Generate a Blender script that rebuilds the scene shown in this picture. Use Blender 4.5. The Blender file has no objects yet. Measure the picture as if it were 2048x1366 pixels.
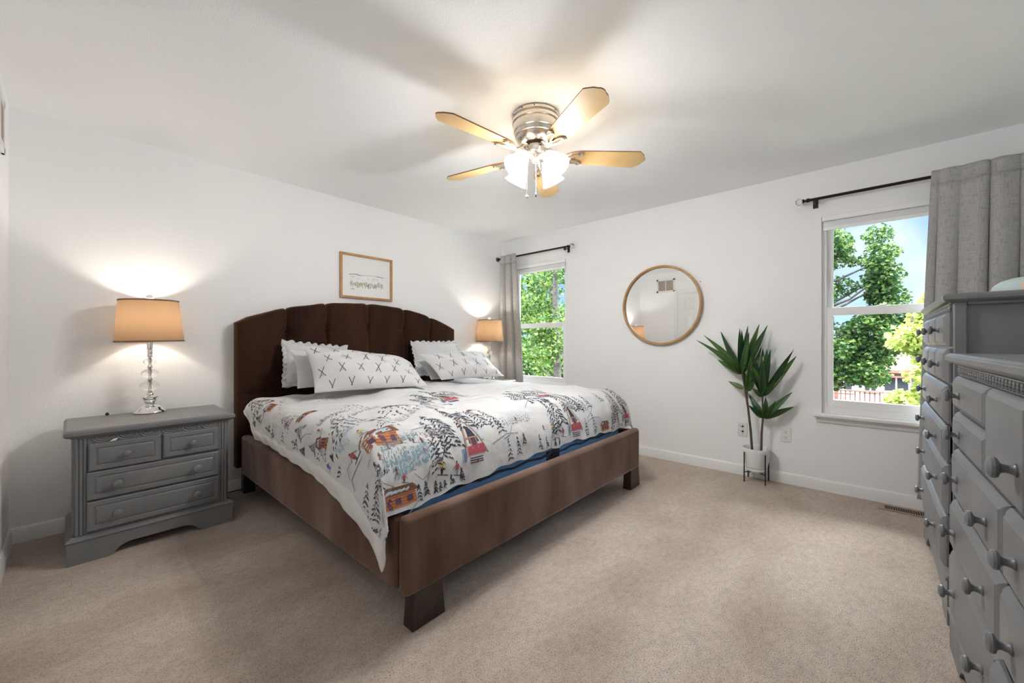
import bpy, math, random
from math import sin, cos, pi, radians as R
from mathutils import Vector, Matrix

random.seed(7)
SC = bpy.context.scene
COL = SC.collection

# ---------------------------------------------------------------- camera
# Room axes: headboard wall is y = 0, window wall is x = 0, floor is z = 0;
# the room lies at x < 0, y < 0.
cam_d = bpy.data.cameras.new('camera')
cam = bpy.data.objects.new('camera', cam_d)
COL.objects.link(cam)
cam.location = (-3.7926, -3.5409, 1.1313)
cam.rotation_euler = (R(90), 0, R(41.519 - 90))
cam_d.sensor_width = 36.0
cam_d.lens = 36.0 * 783.96 / 2048
cam_d.clip_start = 0.02
cam_d.clip_end = 200
SC.camera = cam

# ---------------------------------------------------------------- colour management
vs = SC.view_settings
vs.view_transform = 'Standard'
vs.look = 'None'
vs.gamma = 1
vs.use_curve_mapping = False
vs.exposure = 1.2
cy = SC.cycles
cy.use_denoising = True
cy.max_bounces = 18
cy.diffuse_bounces = 16
cy.glossy_bounces = 5
cy.transmission_bounces = 8
cy.transparent_max_bounces = 12
cy.caustics_reflective = False
cy.caustics_refractive = False
cy.sample_clamp_indirect = 6.0

# ---------------------------------------------------------------- sky
W = bpy.data.worlds.new('sky')
SC.world = W
W.use_nodes = True
wn, wl = W.node_tree.nodes, W.node_tree.links
wn.clear()
w_out = wn.new('ShaderNodeOutputWorld')
w_bg = wn.new('ShaderNodeBackground')
w_tc = wn.new('ShaderNodeTexCoord')
w_sep = wn.new('ShaderNodeSeparateXYZ')
w_ramp = wn.new('ShaderNodeValToRGB')
w_ramp.color_ramp.elements[0].position = 0.0
w_ramp.color_ramp.elements[0].color = (0.34, 0.50, 0.72, 1)
w_ramp.color_ramp.elements[1].position = 0.16
w_ramp.color_ramp.elements[1].color = (0.15, 0.29, 0.58, 1)
for p_, c_ in ((0.36, (0.22, 0.36, 0.62, 1)), (0.62, (1.0, 1.0, 1.0, 1))):   # white overhead added to pour extra daylight into the room
    w_ramp.color_ramp.elements.new(p_).color = c_
w_no = wn.new('ShaderNodeTexNoise')
w_no.inputs['Scale'].default_value = 3.4
w_no.inputs['Detail'].default_value = 7
w_cr = wn.new('ShaderNodeValToRGB')
w_cr.color_ramp.elements[0].position = 0.52
w_cr.color_ramp.elements[1].position = 0.78
w_mix = wn.new('ShaderNodeMixRGB')
w_mix.inputs['Color2'].default_value = (0.56, 0.60, 0.66, 1)
wl.new(w_tc.outputs['Generated'], w_sep.inputs[0])
wl.new(w_sep.outputs['Z'], w_ramp.inputs[0])
wl.new(w_tc.outputs['Generated'], w_no.inputs['Vector'])
wl.new(w_no.outputs['Fac'], w_cr.inputs[0])
wl.new(w_cr.outputs[0], w_mix.inputs['Fac'])
wl.new(w_ramp.outputs[0], w_mix.inputs['Color1'])
w_mr = wn.new('ShaderNodeMapRange')
w_mr.inputs['From Min'].default_value = 0.30
w_mr.inputs['From Max'].default_value = 0.62
w_mr.inputs['To Min'].default_value = 1.0
w_mr.inputs['To Max'].default_value = 15.0  # overhead strength raised to add fill light indoors
wl.new(w_sep.outputs['Z'], w_mr.inputs[0])
wl.new(w_mr.outputs[0], w_bg.inputs['Strength'])
wl.new(w_mix.outputs[0], w_bg.inputs['Color'])
wl.new(w_bg.outputs[0], w_out.inputs[0])

# ---------------------------------------------------------------- sun (behind the house; lights the garden)
sun_d = bpy.data.lights.new('sun', 'SUN')
sun_d.energy = 4.5
sun_d.angle = R(0.6)
sun_d.color = (1.0, 0.95, 0.85)
sun = bpy.data.objects.new('sun', sun_d)
COL.objects.link(sun)
sun.location = (-6, -10, 12)
sun.rotation_euler = Vector((0.10, 0.62, -0.78)).to_track_quat('-Z', 'Y').to_euler()

FAN_W = 9.4       # each of the four fan bulbs
LAMP_W = 4.0       # each bedside lamp bulb


# ================================================================ helpers
def tag(o, label=None, cat=None, group=None, kind=None):
    if label: o['label'] = label
    if cat: o['category'] = cat
    if group: o['group'] = group
    if kind: o['kind'] = kind
    return o


def thing(name, label, cat, loc=(0, 0, 0), rotz=0.0, group=None):
    o = bpy.data.objects.new(name, None)
    COL.objects.link(o)
    o.location = loc
    o.rotation_euler = (0, 0, rotz)
    o.empty_display_size = 0.1
    return tag(o, label, cat, group)


class G:
    """collects geometry, then links it as one mesh object"""
    def __init__(self):
        self.v, self.f, self.m = [], [], []
        self.cur = 0

    def add(self, vs_, fs_, m=None):
        o = len(self.v)
        self.v.extend([tuple(p) for p in vs_])
        mm = self.cur if m is None else m
        for f in fs_:
            self.f.append(tuple(i + o for i in f))
            self.m.append(mm)
        return self

    def box(self, x0, x1, y0, y1, z0, z1, m=None):
        x0, x1 = min(x0, x1), max(x0, x1)
        y0, y1 = min(y0, y1), max(y0, y1)
        z0, z1 = min(z0, z1), max(z0, z1)
        return self.add([(x0, y0, z0), (x1, y0, z0), (x1, y1, z0), (x0, y1, z0),
                         (x0, y0, z1), (x1, y0, z1), (x1, y1, z1), (x0, y1, z1)],
                        [(0, 3, 2, 1), (4, 5, 6, 7), (0, 1, 5, 4), (1, 2, 6, 5), (2, 3, 7, 6), (3, 0, 4, 7)], m)

    def hexa(self, p, m=None):
        return self.add(p, [(0, 3, 2, 1), (4, 5, 6, 7), (0, 1, 5, 4), (1, 2, 6, 5), (2, 3, 7, 6), (3, 0, 4, 7)], m)

    def prism(self, poly, axis, a, b, m=None):
        """extrude a 2D polygon along an axis; poly holds the two other coordinates in xyz order"""
        def p3(p, t):
            return {'x': (t, p[0], p[1]), 'y': (p[0], t, p[1]), 'z': (p[0], p[1], t)}[axis]
        n = len(poly)
        v = [p3(p, a) for p in poly] + [p3(p, b) for p in poly]
        f = [tuple(range(n)), tuple(range(2 * n - 1, n - 1, -1))]
        for i in range(n):
            j = (i + 1) % n
            f.append((i, i + n, j + n, j))
        return self.add(v, f, m)

    def lathe(self, prof, o=(0, 0, 0), ax=(0, 0, 1), seg=24, m=None, caps=True):
        """prof: (radius, height) pairs along the axis"""
        ax = Vector(ax).normalized()
        q = Vector((0, 0, 1)).rotation_difference(ax)
        o = Vector(o)
        v, f = [], []
        for (r, h) in prof:
            for k in range(seg):
                a = 2 * pi * k / seg
                v.append(o + q @ Vector((r * cos(a), r * sin(a), h)))
        for i in range(len(prof) - 1):
            for k in range(seg):
                k2 = (k + 1) % seg
                f.append((i * seg + k, i * seg + k2, (i + 1) * seg + k2, (i + 1) * seg + k))
        if caps:
            if prof[0][0] > 1e-6: f.append(tuple(reversed(range(seg))))
            if prof[-1][0] > 1e-6: f.append(tuple((len(prof) - 1) * seg + k for k in range(seg)))
        return self.add(v, f, m)

    def tube(self, pts, rad, seg=10, m=None, closed=False):
        pts = [Vector(p) for p in pts]
        n = len(pts)
        rr = rad if isinstance(rad, (list, tuple)) else [rad] * n
        v, f = [], []
        prev = None
        for i, p in enumerate(pts):
            if closed:
                d = (pts[(i + 1) % n] - pts[i - 1]).normalized()
            else:
                d = (pts[min(i + 1, n - 1)] - pts[max(i - 1, 0)]).normalized()
            if prev is None:
                up = Vector((0, 0, 1)) if abs(d.z) < .9 else Vector((1, 0, 0))
                a = d.cross(up).normalized()
            else:
                a = (prev - d * prev.dot(d)).normalized()
            prev = a
            b = d.cross(a)
            for k in range(seg):
                t = 2 * pi * k / seg
                v.append(p + (a * cos(t) + b * sin(t)) * rr[i])
        last = n if closed else n - 1
        for i in range(last):
            i2 = (i + 1) % n
            for k in range(seg):
                k2 = (k + 1) % seg
                f.append((i * seg + k, i2 * seg + k, i2 * seg + k2, i * seg + k2))
        if not closed:
            f.append(tuple(range(seg)))
            f.append(tuple((n - 1) * seg + k for k in reversed(range(seg))))
        return self.add(v, f, m)

    def grid(self, fn, nu, nv, m=None, flip=False, wrap=False):
        v = [fn(i / nu, j / nv) for j in range(nv + 1) for i in range(nu + 1)]
        w = nu + 1
        f = []
        for j in range(nv):
            for i in range(nu):
                q = (j * w + i, j * w + i + 1, (j + 1) * w + i + 1, (j + 1) * w + i)
                f.append(q[::-1] if flip else q)
        return self.add(v, f, m)

    def rings(self, x0, x1, z0, z1, y, prof, m=None):
        """raised rectangular panel facing -y: prof holds (inset, projection) steps"""
        v, f = [], []
        for (ins, out) in prof:
            v += [(x0 + ins, y - out, z0 + ins), (x1 - ins, y - out, z0 + ins),
                  (x1 - ins, y - out, z1 - ins), (x0 + ins, y - out, z1 - ins)]
        n = len(prof)
        f.append((0, 3, 2, 1))
        for i in range(n - 1):
            for k in range(4):
                k2 = (k + 1) % 4
                f.append((i * 4 + k, i * 4 + k2, (i + 1) * 4 + k2, (i + 1) * 4 + k))
        f.append(tuple((n - 1) * 4 + k for k in range(4)))
        return self.add(v, f, m)

    def obj(self, name, mats, parent=None, smooth=35, bevel=0, seg=2, sub=0, fix=True, loc=None):
        me = bpy.data.meshes.new(name)
        me.from_pydata(self.v, [], self.f)
        if not isinstance(mats, (list, tuple)): mats = [mats]
        for mt in mats: me.materials.append(mt)
        me.polygons.foreach_set('material_index', self.m)
        me.update()
        if fix:
            import bmesh
            bm = bmesh.new()
            bm.from_mesh(me)
            bmesh.ops.recalc_face_normals(bm, faces=bm.faces)
            bm.to_mesh(me)
            bm.free()
        if smooth:
            me.polygons.foreach_set('use_smooth', [True] * len(me.polygons))
            me.set_sharp_from_angle(angle=R(smooth))
        o = bpy.data.objects.new(name, me)
        COL.objects.link(o)
        if parent is not None: o.parent = parent
        if loc is not None: o.location = loc
        if bevel:
            b = o.modifiers.new('bevel', 'BEVEL')
            b.width = bevel
            b.segments = seg
            b.limit_method = 'ANGLE'
            b.angle_limit = R(40)
            b.harden_normals = False
        if sub:
            s = o.modifiers.new('sub', 'SUBSURF')
            s.levels = s.render_levels = sub
        return o


def lerp(a, b, t): return a + (b - a) * t


def interp(x, tab):
    if x <= tab[0][0]: return tab[0][1]
    for (a, va), (b, vb) in zip(tab, tab[1:]):
        if x <= b: return va + (vb - va) * (x - a) / (b - a)
    return tab[-1][1]


# ================================================================ materials
def mat(name, col, rough=.6, metal=0., bump=None, sheen=None, noise=None, trans=None, emit=None, spec=None, coords='Object'):
    """bump = (scale, strength, distance, detail); noise = (scale, colour2, low, high)"""
    m = bpy.data.materials.new(name)
    m.use_nodes = True
    n, l = m.node_tree.nodes, m.node_tree.links
    p = n['Principled BSDF']
    p.inputs['Base Color'].default_value = (*col, 1)
    p.inputs['Roughness'].default_value = rough
    p.inputs['Metallic'].default_value = metal
    if spec is not None: p.inputs['Specular IOR Level'].default_value = spec
    if sheen:
        p.inputs['Sheen Weight'].default_value = sheen[0]
        p.inputs['Sheen Roughness'].default_value = sheen[1]
        p.inputs['Sheen Tint'].default_value = (*sheen[2], 1)
    tc = n.new('ShaderNodeTexCoord')
    if noise:
        t = n.new('ShaderNodeTexNoise')
        t.inputs['Scale'].default_value = noise[0]
        t.inputs['Detail'].default_value = 5
        l.new(tc.outputs[coords], t.inputs['Vector'])
        r = n.new('ShaderNodeValToRGB')
        r.color_ramp.elements[0].position = noise[2]
        r.color_ramp.elements[1].position = noise[3]
        r.color_ramp.elements[0].color = (*col, 1)
        r.color_ramp.elements[1].color = (*noise[1], 1)
        l.new(t.outputs['Fac'], r.inputs[0])
        l.new(r.outputs[0], p.inputs['Base Color'])
    if bump:
        t = n.new('ShaderNodeTexNoise')
        t.inputs['Scale'].default_value = bump[0]
        t.inputs['Detail'].default_value = bump[3] if len(bump) > 3 else 3
        l.new(tc.outputs[coords], t.inputs['Vector'])
        b = n.new('ShaderNodeBump')
        b.inputs['Strength'].default_value = bump[1]
        b.inputs['Distance'].default_value = bump[2]
        l.new(t.outputs['Fac'], b.inputs['Height'])
        l.new(b.outputs[0], p.inputs['Normal'])
    if emit:
        p.inputs['Emission Color'].default_value = (*emit[0], 1)
        p.inputs['Emission Strength'].default_value = emit[1]
    if trans:
        tr = n.new('ShaderNodeBsdfTranslucent')
        tr.inputs['Color'].default_value = (*trans[1], 1)
        mx = n.new('ShaderNodeMixShader')
        mx.inputs[0].default_value = trans[0]
        l.new(p.outputs[0], mx.inputs[1])
        l.new(tr.outputs[0], mx.inputs[2])
        l.new(mx.outputs[0], n['Material Output'].inputs['Surface'])
    return m


M = {}
M['wall'] = mat('wall_paint', (.865, .875, .885), .7, bump=(110, .35, .004, 2))
M['ceil'] = mat('ceiling_paint', (.88, .892, .905), .8, bump=(120, .4, .004, 2))
M['trim'] = mat('trim_paint', (.82, .82, .815), .4)
M['vinyl'] = mat('window_vinyl', (.90, .90, .90), .35)
M['shade_white'] = mat('shade_fabric', (.72, .73, .75), .7)
M['grey'] = mat('grey_paint', (.165, .168, .176), .42, bump=(45, .12, .002, 4), noise=(6, (.195, .196, .20), .35, .75))
M['grey_knob'] = mat('grey_knob_paint', (.165, .168, .175), .34)
M['leg'] = mat('dark_wood', (.022, .014, .010), .38, noise=(14, (.045, .028, .020), .35, .7))
M['black'] = mat('black_metal', (.015, .014, .014), .4)
M['bronze'] = mat('bronze_metal', (.035, .020, .014), .3, metal=.7)
M['oak'] = mat('oak_wood', (.50, .29, .12), .45, noise=(18, (.38, .20, .075), .4, .7))
M['mirror'] = mat('mirror_glass', (.94, .95, .95), .0, metal=1.)
M['nickel'] = mat('brushed_nickel', (.72, .67, .60), .24, metal=1.)
M['chrome'] = mat('chrome', (.85, .84, .83), .08, metal=1.)
M['blade'] = mat('maple_blade', (.56, .38, .17), .45, noise=(9, (.50, .33, .14), .4, .7))
M['blade_edge'] = mat('blade_edge', (.26, .11, .04), .5)
M['white'] = mat('white_cotton', (.56, .56, .56), .85, bump=(9, .45, .02, 5), sheen=(.15, .5, (1, 1, 1)))
M['lining'] = mat('white_lining', (.66, .66, .645), .85, bump=(12, .35, .015, 4))
M['pot'] = mat('white_ceramic', (.78, .79, .80), .35)
M['paper'] = mat('white_paper', (.82, .83, .83), .7)
M['plate'] = mat('white_plastic', (.78, .78, .77), .35)
M['slot'] = mat('dark_slot', (.02, .018, .016), .6)
M['register'] = mat('brown_register', (.34, .25, .18), .45)
M['soil'] = mat('potting_soil', (.06, .045, .035), .9)
M['bark'] = mat('plant_stem', (.11, .065, .04), .7, bump=(60, .6, .004, 3))
M['blue'] = mat('blue_mattress_cover', (.17, .38, .72), .6, bump=(30, .3, .006, 3))
M['navy'] = mat('navy_strap_and_shadow', (.012, .016, .03), .6)  # strap colour, also used for the painted shadow line
M['cord'] = mat('black_cord', (.012, .012, .012), .5)
M['aqua'] = mat('aqua_cloth', (.52, .64, .64), .7)
M['cream'] = mat('cream_cloth', (.70, .60, .46), .7)


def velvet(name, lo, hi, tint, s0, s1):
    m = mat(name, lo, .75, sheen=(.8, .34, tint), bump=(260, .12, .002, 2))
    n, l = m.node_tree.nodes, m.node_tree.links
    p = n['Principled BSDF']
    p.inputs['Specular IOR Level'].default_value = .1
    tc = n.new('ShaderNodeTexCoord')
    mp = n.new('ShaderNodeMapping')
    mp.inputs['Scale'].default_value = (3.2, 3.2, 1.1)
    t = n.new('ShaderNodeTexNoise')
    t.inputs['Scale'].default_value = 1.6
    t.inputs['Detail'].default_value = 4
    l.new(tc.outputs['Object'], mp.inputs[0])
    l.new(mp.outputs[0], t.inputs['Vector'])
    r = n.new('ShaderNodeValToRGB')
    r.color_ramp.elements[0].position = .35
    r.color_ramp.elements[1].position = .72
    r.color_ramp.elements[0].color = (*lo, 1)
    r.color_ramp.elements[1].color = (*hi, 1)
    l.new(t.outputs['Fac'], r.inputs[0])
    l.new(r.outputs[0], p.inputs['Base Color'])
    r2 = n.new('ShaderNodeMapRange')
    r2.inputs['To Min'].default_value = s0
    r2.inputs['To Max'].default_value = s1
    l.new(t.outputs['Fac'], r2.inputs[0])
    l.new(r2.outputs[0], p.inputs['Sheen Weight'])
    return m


M['velvet'] = velvet('brown_velvet_lit', (.098, .052, .034), (.205, .132, .104), (.72, .60, .56), .6, 1.)  # rails and footboard: light they catch is put into the base colour
M['velvet_shaded'] = velvet('brown_velvet_shaded', (.023, .0085, .0045), (.044, .018, .010), (.62, .33, .20), .35, .8)  # headboard: same fabric, darkened to stand in for its shading


def carpet():
    m = mat('beige_carpet', (.4, .3, .24), .95, sheen=(.25, .5, (1, .9, .8)))
    n, l = m.node_tree.nodes, m.node_tree.links
    p = n['Principled BSDF']
    p.inputs['Specular IOR Level'].default_value = .05
    tc = n.new('ShaderNodeTexCoord')
    def noise(scale, detail, rough=.5, sx=1, sy=1, rz=0):
        mp = n.new('ShaderNodeMapping')
        mp.inputs['Scale'].default_value = (sx, sy, 1)
        mp.inputs['Rotation'].default_value = (0, 0, rz)
        t = n.new('ShaderNodeTexNoise')
        t.inputs['Scale'].default_value = scale
        t.inputs['Detail'].default_value = detail
        t.inputs['Roughness'].default_value = rough
        l.new(tc.outputs['Object'], mp.inputs[0])
        l.new(mp.outputs[0], t.inputs['Vector'])
        return t.outputs['Fac']
    def ramp(src, a, b, ca, cb):
        r = n.new('ShaderNodeValToRGB')
        r.color_ramp.elements[0].position = a
        r.color_ramp.elements[1].position = b
        r.color_ramp.elements[0].color = (*ca, 1)
        r.color_ramp.elements[1].color = (*cb, 1)
        l.new(src, r.inputs[0])
        return r.outputs[0]
    def mul(a, b, fac=1.):
        x = n.new('ShaderNodeMixRGB')
        x.blend_type = 'MULTIPLY'
        x.inputs['Fac'].default_value = fac
        l.new(a, x.inputs['Color1'])
        l.new(b, x.inputs['Color2'])
        return x.outputs[0]
    big = ramp(noise(1.5, 4, .55, 1, 1.8, .6), .36, .64, (.50, .415, .35), (.68, .585, .51))
    mid = ramp(noise(26, 4, .6, 1, 1.5, .5), .30, .6, (.80, .79, .78), (1, 1, 1))
    fine_src = noise(150, 3, .7, 1, 1.5, .4)
    fine = ramp(fine_src, .36, .50, (.46, .43, .41), (1, 1, 1))
    l.new(mul(mul(big, mid), fine), p.inputs['Base Color'])
    b = n.new('ShaderNodeBump')
    b.inputs['Strength'].default_value = .8
    b.inputs['Distance'].default_value = .008
    l.new(fine_src, b.inputs['Height'])
    l.new(b.outputs[0], p.inputs['Normal'])
    return m


M['carpet'] = carpet()


def weave(name, c1, c2, scale=420):
    """linen: two crossed thread patterns"""
    m = mat(name, c1, .9, sheen=(.2, .5, (1, 1, 1)))
    n, l = m.node_tree.nodes, m.node_tree.links
    p = n['Principled BSDF']
    tc = n.new('ShaderNodeTexCoord')
    outs = []
    for sc_ in ((1, 1, 12), (12, 12, 1)):
        mp = n.new('ShaderNodeMapping')
        mp.inputs['Scale'].default_value = sc_
        t = n.new('ShaderNodeTexNoise')
        t.inputs['Scale'].default_value = 24
        t.inputs['Detail'].default_value = 4
        l.new(tc.outputs['Object'], mp.inputs[0])
        l.new(mp.outputs[0], t.inputs['Vector'])
        outs.append(t.outputs['Fac'])
    ad = n.new('ShaderNodeMath')
    ad.operation = 'ADD'
    l.new(outs[0], ad.inputs[0])
    l.new(outs[1], ad.inputs[1])
    r = n.new('ShaderNodeValToRGB')
    r.color_ramp.elements[0].position = .8
    r.color_ramp.elements[1].position = 1.2
    r.color_ramp.elements[0].color = (*c1, 1)
    r.color_ramp.elements[1].color = (*c2, 1)
    l.new(ad.outputs[0], r.inputs[0])
    l.new(r.outputs[0], p.inputs['Base Color'])
    return m


M['curtain'] = weave('grey_linen', (.29, .285, .275), (.43, .425, .41))


def glass_ball():
    m = bpy.data.materials.new('crystal')
    m.use_nodes = True
    n, l = m.node_tree.nodes, m.node_tree.links
    n.clear()
    o = n.new('ShaderNodeOutputMaterial')
    g = n.new('ShaderNodeBsdfGlass')
    g.inputs['Roughness'].default_value = 0
    g.inputs['IOR'].default_value = 1.42
    g.inputs['Color'].default_value = (.98, .98, .98, 1)
    l.new(g.outputs[0], o.inputs[0])
    return m


M['crystal'] = glass_ball()


def pane():
    """thin window glass: mostly clear, a little reflection"""
    m = bpy.data.materials.new('window_glass')
    m.use_nodes = True
    n, l = m.node_tree.nodes, m.node_tree.links
    n.clear()
    o = n.new('ShaderNodeOutputMaterial')
    t = n.new('ShaderNodeBsdfTransparent')
    t.inputs['Color'].default_value = (.97, .985, .98, 1)
    g = n.new('ShaderNodeBsdfGlossy')
    g.inputs['Roughness'].default_value = .02
    mx = n.new('ShaderNodeMixShader')
    fr = n.new('ShaderNodeFresnel')
    fr.inputs['IOR'].default_value = 1.22
    l.new(fr.outputs[0], mx.inputs[0])
    l.new(t.outputs[0], mx.inputs[1])
    l.new(g.outputs[0], mx.inputs[2])
    l.new(mx.outputs[0], o.inputs[0])
    return m


M['pane'] = pane()
M['lampshade'] = mat('tan_silk_shade', (.34, .22, .13), .8, trans=(.5, (.145, .092, .053)), bump=(300, .15, .001, 2))
M['shade_trim'] = mat('shade_trim', (.20, .12, .075), .8)
M['bulb'] = mat('lit_bulb', (1, 1, 1), .5, emit=((1, .82, .6), 12))
M['fanglass'] = mat('lit_frosted_glass', (.9, .86, .8), .4, trans=(.6, (1, .93, .82)), emit=((1, .975, .935), 4.8))


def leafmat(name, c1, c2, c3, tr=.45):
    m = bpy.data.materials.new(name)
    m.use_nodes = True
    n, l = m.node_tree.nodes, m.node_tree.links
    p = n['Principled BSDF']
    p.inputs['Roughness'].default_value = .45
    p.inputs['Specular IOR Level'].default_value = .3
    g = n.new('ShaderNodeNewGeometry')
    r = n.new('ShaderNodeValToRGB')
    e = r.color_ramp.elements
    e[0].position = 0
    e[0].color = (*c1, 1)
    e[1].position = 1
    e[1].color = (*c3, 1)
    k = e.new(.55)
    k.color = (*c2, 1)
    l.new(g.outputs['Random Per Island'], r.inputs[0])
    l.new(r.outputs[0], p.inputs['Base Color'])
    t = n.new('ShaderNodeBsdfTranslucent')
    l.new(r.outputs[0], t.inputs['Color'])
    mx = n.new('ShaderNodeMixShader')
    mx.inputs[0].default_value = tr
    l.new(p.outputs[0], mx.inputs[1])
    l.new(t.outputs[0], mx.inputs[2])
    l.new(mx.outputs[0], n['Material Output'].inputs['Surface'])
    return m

# ================================================================ room shell
XL, YF, H = -4.016, -4.36, 2.44
W1 = (-1.014, -.175, .60, 2.083)      # y0, y1, z0, z1 of the two window openings
W2 = (-4.205, -3.327, .588, 2.076)


def struct(name, g, m, parent=None, **k):
    o = g.obj(name, m, parent, **k)
    if parent is None: o['kind'] = 'structure'
    return o


g = G()
g.box(XL - .2, .0, YF - .2, 0, -.12, 0)
struct('floor', g, M['carpet'], smooth=0)
g = G()
g.box(XL - .2, .14, YF - .2, .14, H, H + .14)
struct('ceiling', g, M['ceil'], smooth=0)
g = G()
g.box(XL, .14, 0, .14, -.12, H)
struct('wall_back', g, M['wall'], smooth=0)
g = G()
g.box(XL - .14, XL, YF - .14, .14, -.12, H)
struct('wall_left', g, M['wall'], smooth=0)
g = G()
g.box(XL, .14, YF - .14, YF, -.12, H)
struct('wall_front', g, M['wall'], smooth=0)
g = G()
ys = [YF, W2[0], W2[1], W1[0], W1[1], 0]
g.box(0, .14, ys[0], ys[1], -.12, H)
g.box(0, .14, ys[2], ys[3], -.12, H)
g.box(0, .14, ys[4], ys[5], -.12, H)
for w in (W1, W2):
    g.box(0, .14, w[0], w[1], -.12, w[2])
    g.box(0, .14, w[0], w[1], w[3], H)
struct('wall_right', g, M['wall'], smooth=0)

BP = [(0, 0), (.013, 0), (.013, .060), (.010, .068), (.010, .076), (.004, .086), (0, .086)]
g = G(); g.prism([(-a, z) for a, z in BP], 'x', XL, 0)
struct('baseboard_back', g, M['trim'])
g = G(); g.prism([(-a, z) for a, z in BP], 'y', YF, 0)
struct('baseboard_right', g, M['trim'])
g = G(); g.prism([(XL + a, z) for a, z in BP], 'y', -.697, 0)
g.prism([(XL + a, z) for a, z in BP], 'y', YF, -1.584)
struct('baseboard_left', g, M['trim'])
g = G(); g.prism([(YF + a, z) for a, z in BP], 'x', XL, 0)
struct('baseboard_front', g, M['trim'])


# ---- door on the left wall (seen in the mirror)
def six_panel_door():
    root = bpy.data.objects.new('door_1', None)
    COL.objects.link(root)
    root['kind'] = 'structure'
    y0, y1, zt = -1.521, -.759, 2.015
    g = G()
    for (a, b) in ((y1, y1 + .062), (y0 - .062, y0)):
        g.box(XL, XL + .018, a, b, 0, zt + .062)
    g.box(XL, XL + .018, y0, y1, zt, zt + .062)
    g.obj('door_casing', M['trim'], root, bevel=.005)
    g = G()
    g.box(XL, XL + .006, y0 + .004, y1 - .004, .01, zt - .004)
    prof = [(0, .0), (.004, .004), (.012, -.003), (.03, -.003), (.045, .004)]
    w = (y1 - y0)
    for (ya, yb) in ((y1 - .14 - .18, y1 - .14), (y0 + .14, y0 + .14 + .18)):
        for (za, zb) in ((1.70, 1.905), (1.00, 1.59), (.22, .86)):
            v, f = [], []
            for ins, out in prof:
                x = XL + .008 + out
                v += [(x, ya + ins, za + ins), (x, yb - ins, za + ins), (x, yb - ins, zb - ins), (x, ya + ins, zb - ins)]
            for i in range(len(prof) - 1):
                for k in range(4):
                    f.append((i * 4 + k, i * 4 + (k + 1) % 4, (i + 1) * 4 + (k + 1) % 4, (i + 1) * 4 + k))
            f.append(tuple((len(prof) - 1) * 4 + k for k in range(4)))
            g.add(v, f)
    g.obj('door_leaf', M['trim'], root)
    g = G()
    g.lathe([(.026, 0), (.026, .006), (.010, .010), (.010, .03), (.024, .038), (.028, .052), (.020, .062), (0, .064)],
            (XL + .006, y0 + .06, .95), (1, 0, 0))
    g.obj('door_knob', M['nickel'], root)


six_panel_door()


# ---- windows
def window(n, w, mid):
    root = bpy.data.objects.new('window_%d' % n, None)
    COL.objects.link(root)
    root['kind'] = 'structure'
    y0, y1, z0, z1 = w
    fw = .03
    g = G()                                     # outer frame
    g.box(.033, .113, y0, y0 + fw, z0, z1)
    g.box(.033, .113, y1 - fw, y1, z0, z1)
    g.box(.033, .113, y0 + fw, y1 - fw, z1 - fw, z1)
    g.box(.033, .113, y0 + fw, y1 - fw, z0, z0 + .045)
    g.obj('window_frame', M['vinyl'], root, bevel=.003)
    s = .038
    def sash(x0, x1, za, zb, bot, top, nm):
        g = G()
        ya, yb = y0 + fw, y1 - fw
        g.box(x0, x1, ya, ya + s, za, zb)
        g.box(x0, x1, yb - s, yb, za, zb)
        g.box(x0, x1, ya + s, yb - s, za, za + bot)
        g.box(x0, x1, ya + s, yb - s, zb - top, zb)
        o = g.obj(nm, M['vinyl'], root, bevel=.004)
        g = G()
        xm = (x0 + x1) / 2
        g.box(xm - .002, xm + .002, ya + s - .004, yb - s + .004, za + bot - .004, zb - top + .004)
        g.obj('pane', M['pane'], o, smooth=0)
        return o
    lo = sash(.038, .068, z0 + .045, mid + .032, .058, .060, 'lower_sash')
    sash(.074, .104, mid - .02, z1 - fw, .045, .045, 'upper_sash')
    g = G()
    yc = (y0 + y1) / 2 - (.05 if n == 1 else -.1)
    g.lathe([(.018, 0), (.018, .008), (.010, .012), (0, .013)], (.056, yc, mid + .032), (0, 0, 1), 16)
    g.box(.048, .064, yc - .030, yc + .030, mid + .032, mid + .038)
    g.obj('sash_lock', M['vinyl'], lo)
    if n == 2:
        g = G()
        g.box(-.055, .034, y0 - .05, y1 + .052, z0 - .026, z0 + .002)
        g.obj('window_sill', M['trim'], root, bevel=.008, seg=3)
        g = G()
        g.prism([(0, z0 - .026), (-.026, z0 - .026), (-.026, z0 - .034), (-.018, z0 - .046), (-.018, z0 - .058), (-.010, z0 - .070), (0, z0 - .070)],
                'y', y0 - .03, y1 + .030)
        g.obj('window_apron', M['trim'], root)
    else:
        g = G()
        g.box(-.055, .034, y0 - .05, y1 + .05, z0 - .026, z0 + .002)
        g.obj('window_sill', M['trim'], root, bevel=.008, seg=3)


window(1, W1, 1.325)
window(2, W2, 1.357)


# ---- roller shades, rolled up at the head of each window
def shade(w, label):
    y0, y1, z0, z1 = w
    t = thing('roller_shade', label, 'window shade', (.009, (y0 + y1) / 2, z1), 0, 'rolled-up window shades')
    h = (y1 - y0) / 2 - .004
    g = G(); g.box(-.024, .022, -h, h, -.036, -.001)
    g.obj('head_rail', M['vinyl'], t, bevel=.004)
    g = G(); g.lathe([(.019, -h + .006), (.019, h - .006)], (.002, 0, -.055), (0, 1, 0), 20)
    g.box(-.0165, -.0145, -h + .01, h - .01, -.088, -.052)
    g.obj('shade_roll', M['shade_white'], t)
    g = G(); g.box(-.021, -.009, -h + .008, h - .008, -.108, -.084)
    g.obj('hem_bar', M['vinyl'], t, bevel=.003)


shade(W1, 'white roller shade rolled up in the window beside the bed')
shade(W2, 'white roller shade rolled up in the window beside the tall dresser')


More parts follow.
